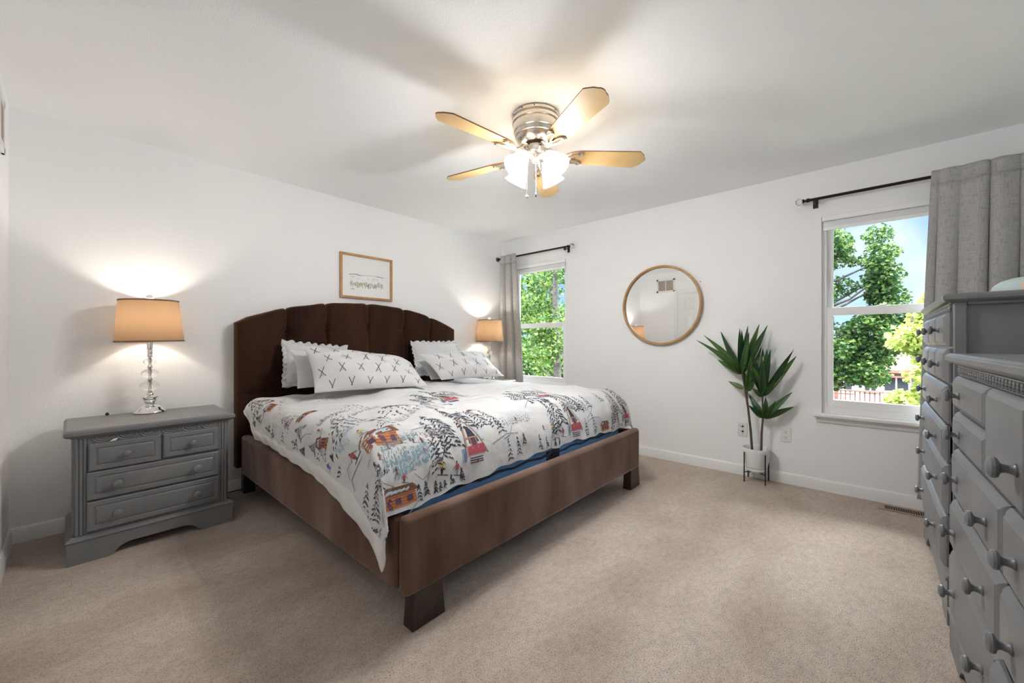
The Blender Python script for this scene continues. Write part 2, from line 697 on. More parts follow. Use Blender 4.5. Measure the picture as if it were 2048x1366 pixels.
# ---- curtain rods and curtains
def rod(label, ya, yb, ends):
    t = thing('curtain_rod', label, 'curtain rod', (-.08, ya, 2.2), 0, 'bronze curtain rods')
    L = yb - ya
    s = 1 if L > 0 else -1
    g = G(); g.tube([(0, 0, 0), (0, L, 0)], .0105, 14)
    for e in ends:
        y = 0 if e == 0 else L
        d = -s if e == 0 else s
        g.lathe([(.0105, 0), (.015, .004), (.015, .018), (.009, .024), (.008, .030), (.016, .038), (.016, .044), (.006, .046)], (0, y, 0), (0, d, 0), 18)
    g.obj('rod', M['bronze'], t)
    for e in ends:
        y = 0 if e == 0 else L
        d = -s if e == 0 else s
        g = G(); g.lathe([(.004, .040), (.016, .046), (.027, .060), (.027, .072), (.016, .086), (0, .090)], (0, y, 0), (0, d, 0), 8)
        g.obj('finial', M['crystal'], t, smooth=0)
    for yy in [0.03 * s] + ([L - .03 * s] if 1 in ends else []):
        g = G()
        g.box(.0, .078, yy - .007, yy + .007, -.018, -.010)
        g.box(-.014, .014, yy - .008, yy + .008, -.036, -.010)
        g.box(.074, .0795, yy - .016, yy + .016, -.05, .02)
        g.obj('bracket', M['black'], t, bevel=.002)
    return t


rod('short bronze curtain rod above the window beside the bed', -.072, -1.082, (0, 1))
rod('bronze curtain rod above the window beside the tall dresser', -3.262, -4.335, (0,))


def curtain(label, top, bot, zt, zb, folds, amp, ph, seedv, flat=0.):
    """cloth hung from y range top to y range bot"""
    t = thing('curtain', label, 'curtain', (0, 0, 0))
    rnd = random.Random(seedv)
    ks = [(rnd.uniform(.6, 1.25), rnd.uniform(0, 6.28)) for _ in range(3)]
    yt0, yt1 = top
    yb0, yb1 = bot
    def pos(u, v, off=0.):
        z = lerp(zt, zb, v)
        y = lerp(lerp(yt0, yt1, u), lerp(yb0, yb1, u), v ** .8)
        warp = u + .035 * sin(2 * pi * u * 2.3 + ks[0][1]) + .01 * v * sin(9 * u + ks[1][1])
        a = amp * (.45 + .55 * min(1, v * 3)) * (flat + (1 - flat) * min(1, u / .55) if flat else 1)
        w = abs(sin(pi * folds * warp + ph)) ** .75          # rounded folds towards the room, sharp creases between
        x = lerp(-.0945, -.058, min(1, max(0, v - .05) / .4)) - 2.1 * a * w + .004 * sin(7 * v + 12 * u) * min(1, v * 4)
        x = min(x, -.0945 if v < .05 else -.04)
        y += .012 * cos(2 * pi * folds * warp + ph) * min(1, v * 2)
        return (x + off, y, z)
    g = G()
    nu, nv = int(folds * 22), 60
    g.grid(lambda u, v: pos(u, v * .045), nu, 4)
    g.grid(lambda u, v: pos(u, .045 + v * .955), nu, nv)
    o = g.obj('panel', M['curtain'], t, smooth=80, fix=False)
    s = o.modifiers.new('thick', 'SOLIDIFY')
    s.thickness = .003
    for vv in (.040, .982):
        g = G()
        g.tube([tuple(Vector(pos(i / nu, vv)) + Vector((-.003, 0, 0))) for i in range(nu + 1)], .0016, 5)
        g.obj('hem_stitching', M['curtain'], t)
    return t


curtain('grey linen curtain hanging between the bedside lamp and the window', (-.085, -.352), (-.045, -.50), 2.225, .03, 2.7, .034, .4, 3)
curtain('grey linen curtain hanging behind the tall dresser', (-3.892, -4.34), (-3.832, -4.33), 2.232, .09, 4.2, .030, 2.2, 5, flat=.25)


# ---- return-air grille high on the left wall (seen in the mirror)
t = thing('air_return_grille', 'white return air grille high on the wall beside the door, seen in the round mirror', 'vent', (XL, -.535, 2.19))
g = G()
fr = .034
g.box(0, .012, -.181, .181, .131 - fr, .131); g.box(0, .012, -.181, .181, -.131, -.131 + fr)
g.box(0, .012, -.181, -.181 + fr, -.131, .131); g.box(0, .012, .181 - fr, .181, -.131, .131)
g.box(0, .012, -.006, .006, -.131, .131)
g.obj('frame', M['plate'], t, bevel=.002)
g = G()
for i in range(20):
    z = -.106 + i * .0112
    g.hexa([(.003, -.16, z), (.008, -.16, z + .005), (.008, .16, z + .005), (.003, .16, z),
            (.003, -.16, z + .0015), (.008, -.16, z + .0065), (.008, .16, z + .0065), (.003, .16, z + .0015)])
g.obj('louvres', M['register'], t)

# ---- floor register
t = thing('floor_register', 'brown metal floor register in the carpet along the baseboard by the dresser', 'vent', (-.108, -3.80, 0))
g = G()
g.box(-.052, .052, -.155, .155, 0.0, .002)
g.obj('backing', M['slot'], t)
g = G()
g.box(-.056, .056, -.16, -.128, 0.001, .007); g.box(-.056, .056, .128, .16, 0.001, .007)
g.box(-.056, -.040, -.128, .128, 0.001, .007); g.box(.040, .056, -.128, .128, 0.001, .007)
for i in range(22):
    y = -.128 + .256 * (i + .5) / 22
    g.box(-.040, .040, y - .0016, y + .0016, .001, .006)
g.obj('grille', M['register'], t, bevel=.001, seg=1)


# ---- wall plates behind the plant
def plate(name, label, y, z, outlet):
    t = thing(name, label, 'wall plate', (0, y, z))
    g = G(); g.box(-.006, 0, -.037, .037, -.058, .058)
    g.obj('cover_plate', M['plate'], t, bevel=.004)
    if outlet:
        for zz in (.021, -.021):
            g = G()
            pts = []
            for k in range(24):
                a = 2 * pi * k / 24
                pts.append((.017 * cos(a), max(-.013, min(.013, .017 * sin(a))) + zz))
            g.prism(pts, 'x', -.009, -.005)
            soc = g.obj('socket', M['plate'], t)
            g = G()
            g.box(-.0096, -.0088, .005, .0072, zz - .001, zz + .008)
            g.box(-.0096, -.0088, -.0072, -.005, zz - .001, zz + .008)
            g.lathe([(.0028, 0), (.0028, .0008)], (-.0088, 0, zz - .008), (-1, 0, 0), 12)
            g.obj('slots', M['slot'], soc)
        g = G(); g.lathe([(.003, 0), (.003, .001)], (-.006, 0, 0), (-1, 0, 0), 12)
        g.obj('screw', M['chrome'], t)
    else:
        for zz in (.026, -.016):
            g = G()
            g.lathe([(.0078, 0), (.0078, .003), (.005, .006), (.005, .008)], (-.006, -.004, zz), (-1, 0, 0), 14)
            g.obj('jack', M['slot'], t)
        rnd = random.Random(3)                    # small illegible script beside each jack
        for zz in (.032, -.010):
            g = G()
            pts = [(-.0066, .026 - .0022 * k, zz + rnd.uniform(-.003, .003) - .0008 * k) for k in range(9)]
            g.tube(pts, .0007, 5)
            g.obj('lettering', M['slot'], t)
        for zz in (.042, -.042):
            g = G()
            g.lathe([(.003, 0), (.003, .001)], (-.006, -.003, zz), (-1, 0, 0), 12)
            g.obj('screw', M['register'], t)


plate('jack_plate', 'white wall plate with two black jacks, left of the potted plant', -2.798, .386, False)
plate('outlet_plate', 'white duplex outlet plate in the shadow right of the potted plant', -3.103, .389, True)

# small nail left in the wall beside the mirror
g = G(); g.lathe([(.0035, 0), (.0035, .006), (0, .007)], (0, 0, 0), (-1, 0, 0), 10)
o = g.obj('wall_nail', M['slot'], None, loc=(0, -2.465, 1.675))
tag(o, 'small dark nail in the wall right of the round mirror', 'nail')

# ---- round mirror
t = thing('round_mirror', 'round mirror in a thin oak frame on the window wall', 'mirror', (-.008, -2.108, 1.479))
t.rotation_euler = (0, R(-.3), R(-1.05))
g = G()
prof = [(.352, .004), (.378, .004), (.382, .008), (.382, .030), (.378, .034), (.366, .034), (.361, .030), (.360, .012)]
seg = 96
v, f = [], []
for (r, h) in prof:
    for k in range(seg):
        a = 2 * pi * k / seg
        v.append((-h, r * cos(a), r * sin(a)))
n = len(prof)
for i in range(n):
    for k in range(seg):
        f.append((i * seg + k, i * seg + (k + 1) % seg, ((i + 1) % n) * seg + (k + 1) % seg, ((i + 1) % n) * seg + k))
g.add(v, f)
g.obj('frame', M['oak'], t)
g = G(); g.lathe([(.364, .006), (.364, .012)], (0, 0, 0), (-1, 0, 0), 96)
g.obj('mirror_glass', M['mirror'], t)


# ---- framed print over the bed
def framed_print():
    t = thing('framed_print', 'oak framed landscape print on the wall above the headboard', 'picture', (-1.90, 0, 1.742))
    w, h, fw, d = .264, .207, .019, .026
    g = G()
    g.prism([(-w, -h), (w, -h), (w - fw, -h + fw), (-w + fw, -h + fw)], 'y', -.002, -d)
    g.prism([(-w, h), (w, h), (w - fw, h - fw), (-w + fw, h - fw)], 'y', -.002, -d)
    g.prism([(-w, -h), (-w, h), (-w + fw, h - fw), (-w + fw, -h + fw)], 'y', -.002, -d)
    g.prism([(w, -h), (w, h), (w - fw, h - fw), (w - fw, -h + fw)], 'y', -.002, -d)
    g.obj('frame', M['oak'], t, smooth=0)
    g = G()
    g.box(-w + fw - .002, w - fw + .002, -.008, -.002, -h + fw - .002, h - fw + .002, 0)
    rnd = random.Random(11)
    def dab(x, z, a, b, ang, m):
        pts = []
        for k in range(7):
            th = 2 * pi * k / 7
            px, pz = a * cos(th) * rnd.uniform(.7, 1.2), b * sin(th) * rnd.uniform(.7, 1.2)
            pts.append((x + px * cos(ang) - pz * sin(ang), -.0082 - rnd.random() * .0006, z + px * sin(ang) + pz * cos(ang)))
        g.add(pts, [tuple(range(7))], m)
    x0, x1 = -.165, .165
    for i in range(26):                                # far ridge and cloud bank
        x = lerp(x0, x1, i / 25)
        dab(x, .010 + .012 * sin(9 * x + 1) + .01 * (x < -.09), .016, .004, rnd.uniform(-.2, .1), 1 if x < -.06 or x > .09 else 3)
    for i in range(20):
        x = rnd.uniform(x0, x1)
        dab(x, rnd.uniform(-.035, .0), .012, .003, rnd.uniform(-.2, .2), 3)
    for i in range(34):                                # meadow
        x = rnd.uniform(x0, x1)
        dab(x, rnd.uniform(-.085, -.05), .014, .006, rnd.uniform(-.3, .3), 4)
    for i in range(90):                                # trees
        x = rnd.uniform(x0, x1)
        hgt = rnd.uniform(.008, .02)
        dab(x, rnd.uniform(-.095, -.062) + (.02 if x > .1 else 0), .0035, hgt, rnd.uniform(-.1, .1), rnd.choice([2, 3, 1, 4, 5, 1]))
    for i in range(8):
        dab(rnd.uniform(-.165, -.13), rnd.uniform(-.125, -.115), .006, .003, 0, 5)
    mats = [M['paper']] + [mat('print_' + n_, c, .8) for n_, c in
            (('slate', (.30, .36, .38)), ('pine', (.24, .29, .20)), ('mist', (.58, .61, .61)), ('meadow', (.50, .52, .36)), ('ochre', (.52, .40, .22)))]
    g.obj('print', mats, t, smooth=0, fix=False)


framed_print()

# ================================================================ bed
BX0, BX1 = -2.955, -.835
bed = thing('bed', 'king bed with brown velvet tufted headboard and upholstered frame', 'bed', (0, 0, 0))
ARC = [(-2.978, 1.272), (-2.90, 1.318), (-2.78, 1.358), (-2.654, 1.396), (-2.5, 1.428), (-2.334, 1.457), (-2.15, 1.475), (-1.95, 1.481),
       (-1.75, 1.475), (-1.554, 1.455), (-1.38, 1.425), (-1.221, 1.384), (-1.08, 1.335), (-.985, 1.298), (-.924, 1.268)]
SEAMS = [(-2.636, 1.188), (-2.321, 1.240), (-1.94, 1.246), (-1.554, 1.246), (-1.234, 1.197)]


def headboard():
    x0, x1, zb = -2.978, -.924, .20
    nx, nz = 260, 90
    th = .085
    def ztop(x):
        z = interp(x, ARC)
        for sx, _ in SEAMS:
            d = x - sx
            z -= .010 * math.exp(-(d / .016) ** 2)
            z += .004 * math.exp(-((abs(d) - .06) / .05) ** 2)
        return z
    def front(u, v):
        x = lerp(x0, x1, u)
        zt = ztop(x)
        z = lerp(zb, zt, v)
        ed = min(x - x0, x1 - x, (zt - z) * 1.0, z - zb)
        rr = .035
        e = 0
        if ed < rr:
            e = rr - math.sqrt(max(0, rr * rr - (rr - ed) ** 2))
        y = -.155 + e
        top = max(0, min(1, (z - .72) / .1))
        for sx, sz in SEAMS:
            d = x - sx
            y += top * .024 * math.exp(-(d / .012) ** 2)
            y += top * .024 * math.exp(-(d / .075) ** 2)
            r2 = d * d + (z - sz) ** 2
            y += .030 * math.exp(-r2 / .0022)
            if z > sz:
                k = (z - sz) / max(.05, zt - sz)
                y += .0065 * sin(abs(d) / (.006 + .010 * k)) * math.exp(-(d / (.012 + .028 * k)) ** 2) * min(1, k * 3)
            if abs(d) < .2 and z > sz:
                y += .0016 * sin(d * 190 + sx * 9) * min(1, (z - sz) / .06) * (1 if abs(x + 1.95) < .85 else 0)
        y += .010 * math.exp(-((z - .745) / .008) ** 2)
        return (x, y, z)
    g = G()
    g.grid(front, nx, nz)
    w = nx + 1
    def back(u, v):
        x = lerp(x0, x1, u)
        return (x, -.045, lerp(zb, ztop(x), v))
    b0 = len(g.v)
    g.grid(back, nx, 1, flip=True)
    # close the rim
    for i in range(nx):
        g.f.append((nz * w + i, nz * w + i + 1, b0 + w + i + 1, b0 + w + i)); g.m.append(0)
        g.f.append((i + 1, i, b0 + i, b0 + i + 1)); g.m.append(0)
    for (c, cb) in ((0, 0), (nx, nx)):
        ring = [j * w + c for j in range(nz + 1)] + [b0 + w + cb, b0 + cb]
        g.f.append(tuple(ring)); g.m.append(0)
    hb = g.obj('headboard', M['velvet_shaded'], bed, smooth=70)
    for sx, sz in SEAMS:
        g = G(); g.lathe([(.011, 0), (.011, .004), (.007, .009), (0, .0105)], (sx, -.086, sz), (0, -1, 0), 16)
        g.obj('button', M['velvet_shaded'], hb)
    return hb


headboard()

for (a, b) in ((BX0, BX0 + .06), (BX1 - .06, BX1)):
    g = G(); g.box(a, b, -2.193, -.138, .158, .440)
    g.obj('side_rail', M['velvet'], bed, bevel=.018, seg=4)
g = G(); g.box(-2.945, -.822, -2.252, -2.194, .146, .452)
g.obj('footboard', M['velvet'], bed, bevel=.022, seg=5)
for x in (-2.905, -.962):
    g = G()
    t_, b_ = .0, .006
    xo, yo = (x, x + .15), (-2.245, -2.180)
    g.hexa([(xo[0] - b_, yo[0], 0), (xo[1] + b_, yo[0], 0), (xo[1] + b_, yo[1], 0), (xo[0] - b_, yo[1], 0),
            (xo[0] + b_, yo[0] + .004, .16), (xo[1] - b_, yo[0] + .004, .16), (xo[1] - b_, yo[1], .16), (xo[0] + b_, yo[1], .16)])
    g.obj('leg', M['leg'], bed, bevel=.004)
for x in (-2.935, -1.02):
    g = G(); g.box(x, x + .075, -.125, -.06, 0, .215)
    g.obj('leg', M['leg'], bed, bevel=.004)
for (x, y) in ((-2.775, -.215), (-2.735, -.375), (-1.9, -1.15)):
    g = G(); g.lathe([(.034, 0), (.034, .012), (.026, .02), (.022, .17)], (x, y, 0), (0, 0, 1), 16)
    g.obj('support_foot', M['black'], bed)
g = G()
g.box(BX0 + .06, BX1 - .06, -2.192, -.14, .165, .20)
g.obj('slat_base', M['black'], bed)

mt = thing('mattress', 'blue covered mattress showing between footboard and duvet', 'mattress', (0, 0, 0))
g = G(); g.box(-2.86, -.925, -2.140, -.175, .203, .585)
g.obj('mattress_body', M['blue'], mt, bevel=.05, seg=5)
g = G()
for z in (.452,):
    pts = []
    for (x, y) in ((-2.82, -2.142), (-.96, -2.142)):
        pts.append((x, y, z))
    g.tube([lerp_ for lerp_ in [Vector(pts[0]).lerp(Vector(pts[1]), k / 30) + Vector((0, 0, .006 * sin(k * 1.7))) for k in range(31)]], .006, 8)
g.obj('hem_shadow_line', M['navy'], mt)  # dark line standing in for the shadow under the duvet hem
g = G()
g.box(-1.90, -1.77, -2.1445, -2.139, .36, .47)
g.obj('strap', M['navy'], mt)


# ---------------------------------------------------------------- duvet
# Sheet coordinates: a runs across the bed, t runs from the foot towards the head.
DXL, DXR, DR, DTH = -2.995, -.797, .105, 1.50
DYF, DRF, DTHF = -1.940, .22, 1.40
DW = (DXR - DXL) - 2 * DR
DZ = .735
PRINT_Z = [(-.41, .45), (-.33, .40), (-.265, .385), (-.20, .39), (-.12, .455), (.0, .50), (.24, .531), (.59, .544), (1.33, .556), (1.44, .60), (1.55, .64)]
WHITE_Z = [(-.41, .44), (-.36, .34), (-.30, .262), (-.20, .30), (-.13, .345), (.045, .405), (.35, .462), (.88, .495), (1.29, .505), (1.45, .58), (1.55, .64)]
FOOT_Z = [(-.2, .452), (0, .455), (.34, .462), (.72, .476), (1.23, .476), (1.85, .460), (2.1, .462)]


def tab(x, tb):
    if x <= tb[0][0]: return tb[0][1]
    for (a, va), (b, vb) in zip(tb, tb[1:]):
        if x <= b: return va + (vb - va) * (x - a) / (b - a)
    return tb[-1][1]


def hang(d, r, th):
    """cloth rolling over an edge: distance d past the edge -> (outward, drop)"""
    if d <= 0: return 0., 0.
    if d < r * th: return r * math.sin(d / r), r * (1 - math.cos(d / r))
    e = d - r * th
    return r * math.sin(th) + e * math.cos(th), r * (1 - math.cos(th)) + e * math.sin(th)


def reach(drop, r, th):
    return r * th + max(0., drop - r * (1 - math.cos(th))) / math.sin(th)


def wrinkle(a, t):
    s = math.sin
    w = .012 * s(4.1 * a + 1.1) * s(3.3 * t + .6)
    w += .0055 * s(9 * a + 5 * t + 2 + 1.5 * s(3 * t)) + .004 * s(-7 * a + 13 * t + 1.2 * s(5 * a))
    w += .0028 * s(21 * a - 17 * t + 2 * s(4 * a + 3 * t)) + .0022 * s(31 * t + 8 * a + 2 * s(6 * a))
    k = math.exp(-((t + .05) / .22) ** 2)                       # gathers where it turns over the foot
    w += k * .007 * s(17 * a + 6 * t + 1.5 * s(2.5 * a))
    k = math.exp(-((a + .05) / .2) ** 2)                        # and over the near side
    w += k * .006 * s(15 * t + 5 * a + 1.4 * s(3 * t))
    return w


def sheet0(a, t):
    ox1, d1 = hang(-a, DR, DTH)
    ox2, d2 = hang(a - DW, DR, DTH)
    oy, d3 = hang(-t, DRF, DTHF)
    if a < 0: x = DXL + DR - ox1
    elif a > DW: x = DXR - DR + ox2
    else: x = DXL + DR + a
    y = DYF + t if t > 0 else DYF - oy
    if t < 0 and a < -.1: y -= .045 * min(1., (-a - .1) / .2) * min(1., -t / .22)
    drop = (max(d1, d2) ** 4 + d3 ** 4) ** .25
    crown = .018 * max(0., 1 - ((a - DW / 2) / (DW / 2)) ** 2)
    return x, y, DZ + crown - drop


def sheet(a, t, off=0.):
    e = .004
    p = sheet0(a, t)
    pa = sheet0(a + e, t); pb = sheet0(a - e, t); pc = sheet0(a, t + e); pd = sheet0(a, t - e)
    u = [pa[i] - pb[i] for i in range(3)]
    v = [pc[i] - pd[i] for i in range(3)]
    n = (u[1] * v[2] - u[2] * v[1], u[2] * v[0] - u[0] * v[2], u[0] * v[1] - u[1] * v[0])
    l = math.sqrt(sum(c * c for c in n)) or 1.
    h = wrinkle(a, t)
    ed = min(-a if a < 0 else (a - DW if a > DW else 0), .2)
    if t < 0 or a < 0 or a > DW: h = abs(h) * .8
    else: h *= 1 + .7 * min(1., t / .15, a / .15, (DW - a) / .15)
    h += off
    return tuple(p[i] + n[i] / l * h for i in range(3))


def d_print(t): return reach(DZ - tab(t, PRINT_Z), DR, DTH)
def d_white(t): return reach(DZ - tab(t, WHITE_Z), DR, DTH)
def d_foot(a): return reach(DZ - tab(a, FOOT_Z) + .006 * math.sin(19 * a) + .004 * math.sin(43 * a), DRF, DTHF)
DT = 1.545         # length of the flat part towards the head


def duvet():
    NA, NT = 150, 104
    HA, HR, HF = 22, 12, 22
    def dom(i, j):
        # j: 0..HF foot hang, then the flat part
        if i < HA: fa = -(1 - i / HA)
        elif i > NA - HR: fa = None
        else: fa = 0
        a_mid = DW * (i - HA) / (NA - HA - HR) if HA <= i <= NA - HR else (0 if i < HA else DW)
        if j < HF:
            t = -d_foot(a_mid) * (1 - j / HF)
        else:
            t = DT * (j - HF) / (NT - HF)
        if i < HA: a = -d_print(t) * (1 - i / HA)
        elif i > NA - HR: a = DW + (i - (NA - HR)) / HR * reach(.235, DR, DTH)
        else: a = a_mid
        return a, t
    g = G()
    w = NA + 1
    g.add([sheet(*dom(i, j)) for j in range(NT + 1) for i in range(w)],
          [(j * w + i, j * w + i + 1, (j + 1) * w + i + 1, (j + 1) * w + i) for j in range(NT) for i in range(NA)], 0)
    n1 = len(g.v)
    g.add([sheet(*dom(i, j), off=-.014) for j in range(NT + 1) for i in range(w)],
          [((j + 1) * w + i, (j + 1) * w + i + 1, j * w + i + 1, j * w + i) for j in range(NT) for i in range(NA)], 0)
    rim = [i for i in range(w)] + [j * w + NA for j in range(1, NT + 1)] + [NT * w + i for i in range(NA - 1, -1, -1)] + [j * w for j in range(NT - 1, 0, -1)]
    for k in range(len(rim)):
        p, q = rim[k], rim[(k + 1) % len(rim)]
        g.f.append((p, p + n1, q + n1, q)); g.m.append(0)

    # ---- printed winter scene: every stroke follows the cloth
    INK = dict(navy=1, grey=2, red=3, orange=4, brown=5, teal=6, blue=7, yellow=8, pale=9, plum=10, tan=11)
    rnd = random.Random(21)
    def quad(p, m, step=.03):
        (x0, y0), (x1, y1), (x2, y2), (x3, y3) = p
        la = max(math.hypot(x1 - x0, y1 - y0), math.hypot(x2 - x3, y2 - y3))
        lb = max(math.hypot(x3 - x0, y3 - y0), math.hypot(x2 - x1, y2 - y1))
        na, nb = max(1, int(la / step + .7)), max(1, int(lb / step + .7))
        v = []
        for j in range(nb + 1):
            for i in range(na + 1):
                u, k = i / na, j / nb
                a = (x0 * (1 - u) + x1 * u) * (1 - k) + (x3 * (1 - u) + x2 * u) * k
                t = (y0 * (1 - u) + y1 * u) * (1 - k) + (y3 * (1 - u) + y2 * u) * k
                v.append(sheet(a, t, .0011 + .0003 * (m % 4)))
        ww = na + 1
        g.add(v, [(j * ww + i, j * ww + i + 1, (j + 1) * ww + i + 1, (j + 1) * ww + i) for j in range(nb) for i in range(na)], m)
    def line(pts, wd, m):
        for (p, q) in zip(pts, pts[1:]):
            d = math.hypot(q[0] - p[0], q[1] - p[1]) or 1
            nx, ny = -(q[1] - p[1]) / d * wd / 2, (q[0] - p[0]) / d * wd / 2
            quad([(p[0] - nx, p[1] - ny), (q[0] - nx, q[1] - ny), (q[0] + nx, q[1] + ny), (p[0] + nx, p[1] + ny)], m)
    def inside(a, t):
        if t > DT - .02 or a > DW + .2: return False
        if t < 0 and -t > d_foot(min(max(a, 0), DW)) - .008: return False
        if a < 0 and -a > d_print(t) - .008: return False
        return True
    def tree(a, t, h, wd, m=1, dens=1., rot=False):
        mp = (lambda x, y: (a + (y - t), t - (x - a))) if rot else (lambda x, y: (x, y))
        L = max(5, int(h / .019))
        for k in range(L):
            f = k / L
            yy = t + h * (1 - f)
            half = wd * (.10 + .9 * f) * .5
            ns = max(1, int((1.3 + 4.2 * f) * dens))
            for q in range(-ns, ns + 1):
                if rnd.random() < .16: continue
                xx = a + half * q / max(1, ns) * rnd.uniform(.8, 1.1)
                s = max(.009, h * .050) * rnd.uniform(.75, 1.35)
                sl = (1 if q > 0 else -1 if q < 0 else rnd.choice((-1, 1))) * s
                y2 = yy - abs(q) / max(1, ns) * h * .06 + rnd.uniform(-.004, .004)
                if not inside(*mp(xx + sl * .7, y2 - s)): continue
                quad([mp(xx - sl * .55, y2 + s * .28), mp(xx + sl * .1, y2 + s * .45), mp(xx + sl * .75, y2 - s * .75), mp(xx + sl * .05, y2 - s * .25)], m)
    def treeline(a0, t0, a1, t1, n, h, m):
        for k in range(n):
            f = k / (n - 1)
            a, t = a0 + (a1 - a0) * f + rnd.uniform(-.006, .006), t0 + (t1 - t0) * f + rnd.uniform(-.008, .008)
            hh = h * rnd.uniform(.7, 1.3)
            if inside(a, t) and inside(a, t + hh):
                for q in range(3):
                    line([(a + rnd.uniform(-.006, .006), t + hh * q / 3), (a + rnd.uniform(-.003, .003), t + hh * (q + .6) / 3)], .0048 - .0012 * q, m)
    def skier(a, t, s, c1, c2):
        if not (inside(a, t) and inside(a, t + s)): return
        quad([(a - s * .13, t + s * .45), (a + s * .13, t + s * .42), (a + s * .17, t + s * .78), (a - s * .08, t + s * .80)], INK[c1])
        quad([(a - s * .05, t + s * .82), (a + s * .10, t + s * .82), (a + s * .09, t + s * .98), (a - s * .04, t + s * .98)], INK['brown'])
        quad([(a - s * .10, t + s * .10), (a + s * .02, t + s * .10), (a + s * .12, t + s * .44), (a - s * .10, t + s * .46)], INK[c2])
        line([(a - s * .35, t + s * .16), (a + s * .42, t - s * .06)], s * .05, INK['navy'])
        line([(a + s * .15, t + s * .7), (a + s * .36, t + s * .35)], s * .045, INK[c1])
        line([(a - s * .10, t + s * .72), (a - s * .34, t + s * .52)], s * .045, INK[c1])
    def aframe(a, t, s):
        """steep chalet: apex at (a, t + s)"""
        A = lambda x, y: (a + x * s, t + y * s)
        quad([A(.0, 1.0), A(.04, .98), A(.40, .30), A(.27, .34)], INK['pale'])
        quad([A(-.22, .05), A(.34, .03), A(.30, .24), A(-.18, .24)], INK['red'])
        quad([A(-.10, .30), A(.20, .30), A(.06, .72), A(-.02, .74)], INK['navy'])
        quad([A(-.03, .06), A(.10, .06), A(.10, .40), A(-.03, .40)], INK['plum'])
        for p, q in ((A(-.27, .0), A(.0, 1.02)), (A(.40, .0), A(.0, 1.02)), (A(-.16, .44), A(.19, .42)), (A(-.05, .04), A(-.05, .44)), (A(.12, .04), A(.12, .44))):
            line([p, q], .030 * s, INK['tan'])
        line([A(-.31, -.01), A(-.03, 1.08)], .018 * s, INK['brown'])
        for k in range(3): line([A(-.2, -.02 - .05 * k), A(.22, -.05 - .05 * k)], .025 * s, INK['plum'])
        for k in range(3): line([A(-.40 + .04 * k, -.06), A(-.36 + .04 * k, .22)], .022 * s, INK['blue' if k else 'teal'])
        quad([A(.0, -.16), A(.05, -.16), A(.05, -.10), A(.0, -.10)], INK['red'])
    def cabin(a, t, w_, h_, tilt=0.):
        c, s_ = cos(tilt), sin(tilt)
        A = lambda x, y: (a + x * w_ * c - y * h_ * s_, t + x * w_ * s_ + y * h_ * c)
        if not all(inside(*A(x, y)) for x in (-.5, .5) for y in (0, .8)): return
        quad([A(-.5, 0), A(.5, .0), A(.46, .58), A(-.42, .58)], INK['orange'])
        for k in range(4): line([A(-.48, .1 + .13 * k), A(.48, .1 + .13 * k)], .035 * h_, INK['brown'])
        for x in (-.3, -.02, .26):
            quad([A(x, .15), A(x + .14, .15), A(x + .14, .42), A(x, .42)], INK['plum'])
        quad([A(-.56, .55), A(.55, .55), A(.40, .86), A(-.30, .90)], INK['brown'])
        quad([A(-.40, .62), A(.40, .62), A(.33, .80), A(-.24, .84)], INK['pale'])
        line([A(-.56, .55), A(-.28, .92), A(.42, .88), A(.56, .55)], .05 * h_, INK['brown'])
    def ridge(pts, wd, m='grey'):
        line(pts, wd, INK[m])
    def motif_group(a, t, s=1., cab=True):
        """the repeat: an A-frame with snowy firs, skiers and a ridge line"""
        for (da, dt, h, wd) in ((-.19, .02, .24, .10), (-.12, .06, .30, .12), (-.23, -.02, .17, .08), (.02, .14, .30, .13), (.12, .12, .24, .11), (.19, .10, .16, .08)):
            tree(a + da * s, t + dt * s, h * s, wd * s)
        aframe(a, t, .21 * s)
        for k in range(5): tree(a + (-.30 + .05 * k) * s, t + rnd.uniform(-.14, -.09) * s, .06 * s, .03 * s)
        ridge([(a - .17 * s, t + .05 * s), (a - .27 * s, t + .02 * s), (a - .30 * s, t - .07 * s), (a - .40 * s, t - .13 * s)], .0035)
        ridge([(a + .12 * s, t + .03 * s), (a + .24 * s, t + .06 * s), (a + .33 * s, t + .05 * s)], .003)

    for args in MOTIFS['group']: motif_group(*args)
    for args in MOTIFS['cabin']: cabin(*args)
    for args in MOTIFS['tree']: tree(*args)
    for (a, t, s, c1, c2) in MOTIFS['skier']: skier(a, t, s, c1, c2)
    for (a0, t0, a1, t1, n_, h, c) in MOTIFS['line']: treeline(a0, t0, a1, t1, n_, h, INK[c])
    for (pts, wd, c) in MOTIFS['ridge']: ridge(pts, wd * .6, c)

    inks = [('navy', (.030, .036, .055)), ('grey', (.22, .23, .25)), ('red', (.38, .07, .10)), ('orange', (.46, .17, .065)), ('brown', (.19, .075, .04)),
            ('teal', (.20, .33, .38)), ('blue', (.07, .13, .38)), ('yellow', (.62, .46, .08)), ('pale', (.42, .53, .63)), ('plum', (.10, .05, .10)), ('tan', (.42, .25, .16))]
    mats = [M['white']] + [mat('ink_' + n_, c, .9) for n_, c in inks]
    o = g.obj('duvet', mats, None, smooth=60, fix=False)
    tag(o, 'white duvet printed with ski chalets and snowy firs, spread over the bed', 'duvet')

    # the plain underside turned out along the near side and the hanging corner
    g = G()
    def fn(u, v):
        # u along the bed (0 = foot hem), v down from the printed hem
        n_ = u * (DT + .41) - .41
        t = n_
        if t < 0: t = -min(-t, d_foot(0) - .004)
        a0, a1 = -d_print(t) + .035, -max(d_white(t), d_print(t) + .004)
        a = lerp(a0, a1, v)
        rip = .004 * sin(40 * t + 6 * v) * v
        return sheet(a, t, -.012 + .014 * sin(pi * min(1, v * 1.05)) + rip)
    g.grid(fn, 130, 16)
    l = g.obj('lining', M['lining'], o, smooth=80, fix=False)
    s = l.modifiers.new('thick', 'SOLIDIFY')
